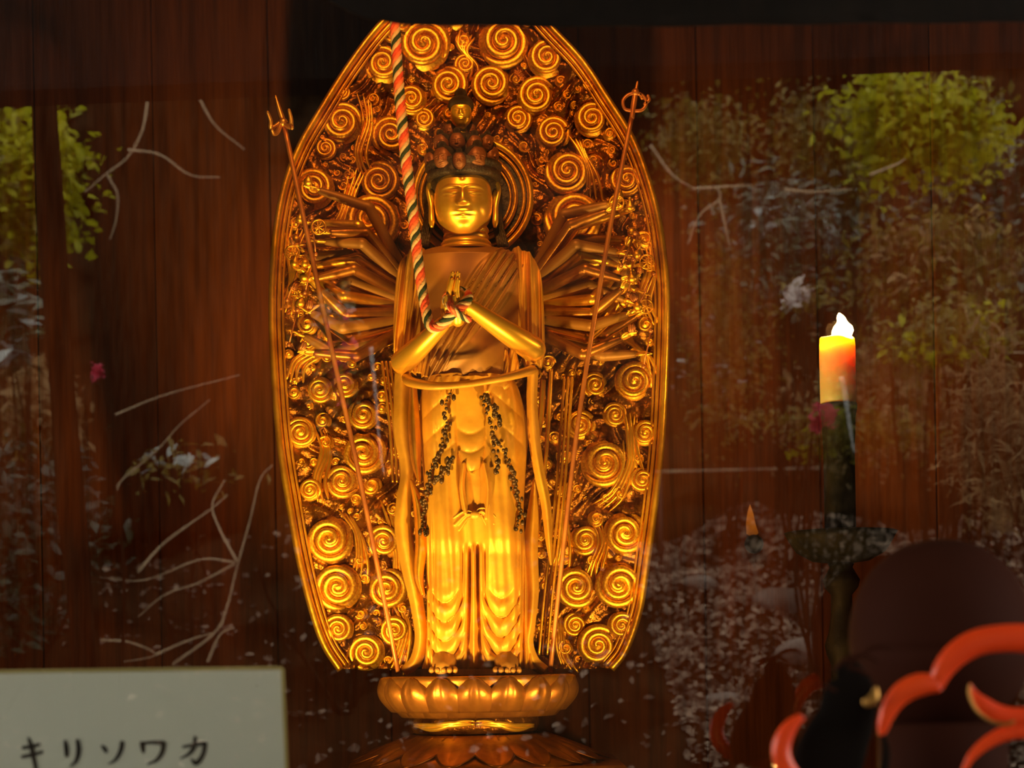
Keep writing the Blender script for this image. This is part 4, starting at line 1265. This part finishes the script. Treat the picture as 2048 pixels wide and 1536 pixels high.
shrub('maple', (1640, 90, 2150, 400), 7.3, 2100, .058, L_YG, 'bright yellow-green maple spray reflected at the upper right', 'tree', 1.9, clumps=22, tight=.22, stems=3, extra=(L_OLV, 700, .055, 2))
shrub('camellia', (1760, 200, 2120, 640), 8.3, 1700, .080, L_GLS, 'glossy camellia with pale shining leaves reflected at the right edge', 'shrub', 2.8, clumps=20, tight=.26, extra=(L_SHEEN, 170, .085, 2.6))
shrub('evergreen_shrub', (1480, 140, 1800, 480), 9.3, 2200, .060, L_OLV, 'olive-leaved shrub reflected above and left of the camellia', clumps=18)
shrub('evergreen_shrub', (1290, 130, 1560, 460), 8.9, 1500, .055, L_OLV, 'dark olive shrub reflected beside the upper right edge of the mandorla', clumps=16)
shrub('broadleaf_shrub', (1390, 280, 1760, 640), 7.7, 1100, .070, L_GLS, 'loose broad-leaved shrub reflected above the candle', clumps=18, tight=.3, extra=(L_SHEEN, 60, .075, 2.2))
shrub('undergrowth', (1640, 400, 2100, 720), 7.0, 1300, .060, L_OLV, 'brownish undergrowth reflected right of the candle top', clumps=22, tight=.34, extra=(L_BRN, 800, .055, 2.4))
shrub('yellow_shrub', (1700, 560, 2060, 780), 6.5, 900, .050, L_OLV, 'yellowish low shrub reflected right of the candle flame', clumps=14, extra=(L_YG, 120, .05, 2))
shrub('yellow_shrub', (1440, 790, 1920, 930), 7.5, 800, .058, L_OLV, 'sparse yellow-green shrub reflected behind the candle socket', clumps=11, extra=(L_YG, 230, .055, 2.2), tight=.22)
shrub('blossom_shrub', (1600, 740, 1700, 890), 6.2, 50, .04, L_OLV, 'small shrub with pink blossom reflected around the burning candle', clumps=5, extra=(L_PNK, 90, .042, 1.4), thin=.12, stems=3)
shrub('pale_blossom_shrub', (1540, 540, 1680, 650), 6.8, 80, .05, L_OLV, 'pale pink flower cluster reflected just above the candle flame', clumps=4, extra=(L_PALE, 70, .05, 1.5), thin=.12, stems=2)
shrub('blossom_shrub', (590, 540, 760, 920), 6.4, 180, .05, L_OLV, 'small shrub with pink blossom reflected over the left fan of arms', clumps=8, extra=(L_PNK, 60, .045, 1.4), thin=.2)
shrub('pale_blossom_shrub', (620, 560, 730, 690), 6.9, 60, .05, L_OLV, 'pale flower cluster reflected over the left fan of arms', clumps=4, extra=(L_PALE, 50, .05, 1.5), thin=.12, stems=2)
shrub('dry_fern', (1850, 640, 2120, 1120), 6.0, 800, .10, L_BRN, 'dry brown fern clump reflected at the right edge below the camellia', 'fern', 7.0, clumps=9, thin=.25)
shrub('maple', (-190, 170, 225, 600), 7.4, 2400, .062, L_YG, 'bright yellow-green maple foliage reflected at the upper left', 'tree', 1.8, clumps=26, tight=.24, stems=3, extra=(L_OLV, 600, .06, 2))
shrub('aucuba', (-160, 480, 110, 800), 6.6, 300, .14, L_GLS, 'large glossy-leaved aucuba reflected at the left edge', 'shrub', 2.8, clumps=9, extra=(L_SHEEN, 34, .14, 2.6))
shrub('dry_fern', (-60, 720, 200, 960), 7.9, 700, .09, L_BRN, 'brown withered fern reflected behind the dark leaning trunk', 'fern', 3.0, clumps=10, extra=(L_OLV, 300, .07, 2))
shrub('dark_shrub', (-160, 860, 220, 1340), 6.2, 2000, .08, L_DRK, 'deep green shaded shrub reflected at the lower left above the card', clumps=16, extra=(L_SHEEN, 22, .09, 2.5))
shrub('blossom_sprig', (180, 710, 212, 780), 6.0, 14, .04, L_DRK, 'tiny red blossom sprig reflected right of the leaning trunk', 'flower', clumps=2, extra=(L_PNK, 30, .045, 1.5), stems=1, thin=.06)
shrub('leafy_sapling', (230, 860, 540, 1010), 6.8, 60, .075, L_OLV, 'sparse leafy sapling reflected left of the mandorla', 'sapling', clumps=8, stems=3, extra=(L_SHEEN, 16, .07, 2))
shrub('bramble', (1300, 400, 1580, 940), 8.1, 1500, .050, L_OLV, 'thin bramble thicket reflected between mandorla and candle', clumps=22, stems=6, extra=(L_SHEEN, 40, .05, 2))
shrub('low_fern', (1500, 640, 2000, 1000), 8.6, 1800, .060, L_BRN, 'withered low growth reflected behind the candlestick', 'fern', 3.0, clumps=24, stems=3, extra=(L_OLV, 900, .055, 2.5))

# litter and stones on the bank
n = 20000
L_LIT = mat('fallen_leaf', (0.07, 0.042, 0.025), (0.40, 0.29, 0.21), scale=14, rough=0.85, trans=0.1, lo=.42, hi=.62)
lx = np.concatenate([rng.uniform(.55, 3.0, int(n * .90)), rng.uniform(-1.8, 3.4, n - int(n * .90))]); ly = rng.uniform(-8.2, -4.6, n)
tag(MB().add(*leaves(np.stack([lx, ly, bank_z(lx, ly) + .012], 1), .036, 1.7, 0, face=(0, .5, 1))).build('leaf_litter', L_LIT, None, False), 'scattered dry fallen leaves on the reflected bank', 'leaves', kind='stuff')


def stone(px, py, D, r, label):
    c = mirror(px, py, D)
    c[2] = bank_z(c[0], c[1]) + r * .25
    v, f = ball((0, 0, 0), 1, 16, 11)
    n1 = np.sin(v @ rng.normal(size=3) * 2.2 + 1) * .13 + np.sin(v @ rng.normal(size=3) * 4.1) * .07
    v = v * (1 + n1)[:, None] * np.array((r * 1.3, r, r * .75)) + c
    o = MB().add(v, f).build('stone', STONE)
    tag(o, label, 'stone', 'stones on the reflected bank')


for px, py, D, r, lb in ((1612, 1262, 6.4, .085, 'long grey stone reflected left of the candlestick stem'), (1560, 1175, 6.9, .075, 'mossy stone reflected below the dark wall knob'),
                         (1700, 1225, 6.6, .075, 'blue-grey stone reflected at the candlestick stem'), (1440, 1300, 6.1, .05, 'pale stone reflected at the foot of the mandorla'),
                         (1520, 1340, 5.9, .045, 'small pale stone nearest the red scrollwork'), (1400, 1190, 7.2, .05, 'rounded stone reflected beside the mandorla edge')):
    stone(px, py, D, r, lb)
rail = thing('bamboo_rail', mirror(1480, 940, 7.9), 'pale weathered bamboo rail reflected level behind the candlestick', 'rail')
MB().add(*tube([mirror(1310, 944, 7.9), mirror(1480, 940, 7.9), mirror(1660, 936, 7.9)], .008, 8)).build('pole', BAMBOO, rail)
for px in (1320, 1650):
    a_ = mirror(px, 940, 7.9)
    MB().add(*tube([a_, np.array((a_[0], a_[1] - .01, bank_z(a_[0], a_[1]) - .05))], .010, 6)).build('post', WOODD, rail)

# trees: broad trunk, leaning slender trunk
tk = thing('cedar_tree', (*mirror(375, 1330, 8.6)[:2], 2.0), 'broad dark cedar trunk reflected left of the mandorla', 'tree')
cb = mirror(378, 1330, 8.6)
zb_ = float(bank_z(cb[0], cb[1])) - .1
prof = np.array([(.50, zb_), (.44, zb_ + .4), (.42, zb_ + 1.4), (.40, zb_ + 3), (.36, zb_ + 5)])
v, f = lathe(prof, (cb[0], cb[1], 0), 40)
MB().add(v, f).build('trunk', BARK, tk)
ln = thing('leaning_tree', (*mirror(172, 1345, 5.2)[:2], 0.8), 'slender dark leaning trunk reflected near the left edge', 'tree')
pl = [mirror(182, 1500, 5.2), mirror(168, 1320, 5.2), mirror(140, 980, 5.2), mirror(112, 600, 5.2), mirror(88, 200, 5.2), mirror(75, -200, 5.2)]
pl[0][2] = bank_z(pl[0][0], pl[0][1]) - .05
MB().add(*tube(smooth_path(pl, 60), .040 + .003 * np.sin(np.linspace(0, 21, 60)), 12)).build('trunk', BARK, ln)


# bare branches
def branchy(name, strokes, D, label, material=TWIG, cat='branch', r0=.010):
    o = thing(name, mirror(*strokes[0][0], D), label, cat)
    for st_ in strokes:
        P = smooth_path([mirror(x, y, D + .03 * i) for i, (x, y) in enumerate(st_)], 8 * len(st_))
        MB().add(*tube(P, np.linspace(r0, r0 * .35, len(P)), 6)).build('twig', material, o)
    return o


branchy('bare_branch', [[(345, 1330), (430, 1265), (455, 1210), (475, 1130), (500, 1040), (520, 960), (545, 930)], [(475, 1125), (440, 1060), (425, 1010), (450, 960)], [(470, 1125), (400, 1120), (290, 1160), (200, 1155)], [(470, 1128), (400, 1165), (330, 1190), (275, 1235)], [(275, 1145), (330, 1085), (420, 1020), (455, 990)], [(415, 1325), (440, 1270), (470, 1255)], [(200, 1280), (260, 1285), (310, 1310), (240, 1325)], [(310, 1310), (380, 1280), (440, 1262)]], 6.2, 'pale bare branching twig reflected between the card and the mandorla', r0=.0065)
branchy('bare_branch', [[(235, 1010), (240, 965), (310, 905), (360, 850), (420, 800)], [(310, 905), (280, 930), (240, 965)], [(230, 830), (330, 790), (480, 750)]], 6.4, 'long thin twig reflected crossing the plank wall on the left', r0=.004)
branchy('bare_branch', [[(297, 190), (285, 260), (255, 315), (210, 350), (170, 385)], [(215, 350), (235, 390), (232, 440), (220, 480)], [(255, 300), (320, 310), (380, 350), (440, 355)], [(395, 190), (430, 250), (490, 300)]], 6.6, 'faint forked branch reflected on the dark upper left', r0=.006)
branchy('bare_branch', [[(1385, 378), (1440, 374), (1505, 370)], [(1435, 376), (1438, 400), (1400, 430), (1375, 490)], [(1438, 400), (1450, 450), (1460, 495)], [(1300, 290), (1345, 350), (1400, 385)]], 6.8, 'crooked pale twig reflected just right of the mandorla', r0=.007)
branchy('bare_branch', [[(1570, 380), (1630, 384), (1705, 378)], [(1740, 350), (1790, 330), (1810, 318)]], 7.0, 'short straight twig reflected high above the candle', r0=.007)
branchy('bare_branch', [[(1930, 610), (1975, 665), (2060, 690)], [(1950, 640), (2000, 700), (2050, 705)]], 6.8, 'grey branch reflected at the right edge beside the flame level', r0=.010)
branchy('lichened_stick', [[(1683, 755), (1690, 790), (1696, 830), (1702, 870), (1708, 905)]], 6.4, 'whitish lichened stick reflected across the lower candle', LICHEN, 'stick', .011)
branchy('lichened_stick', [[(742, 695), (746, 740), (752, 800), (758, 880), (768, 950)]], 6.4, 'whitish lichened stick reflected left of the statue hip', LICHEN, 'stick', .009)
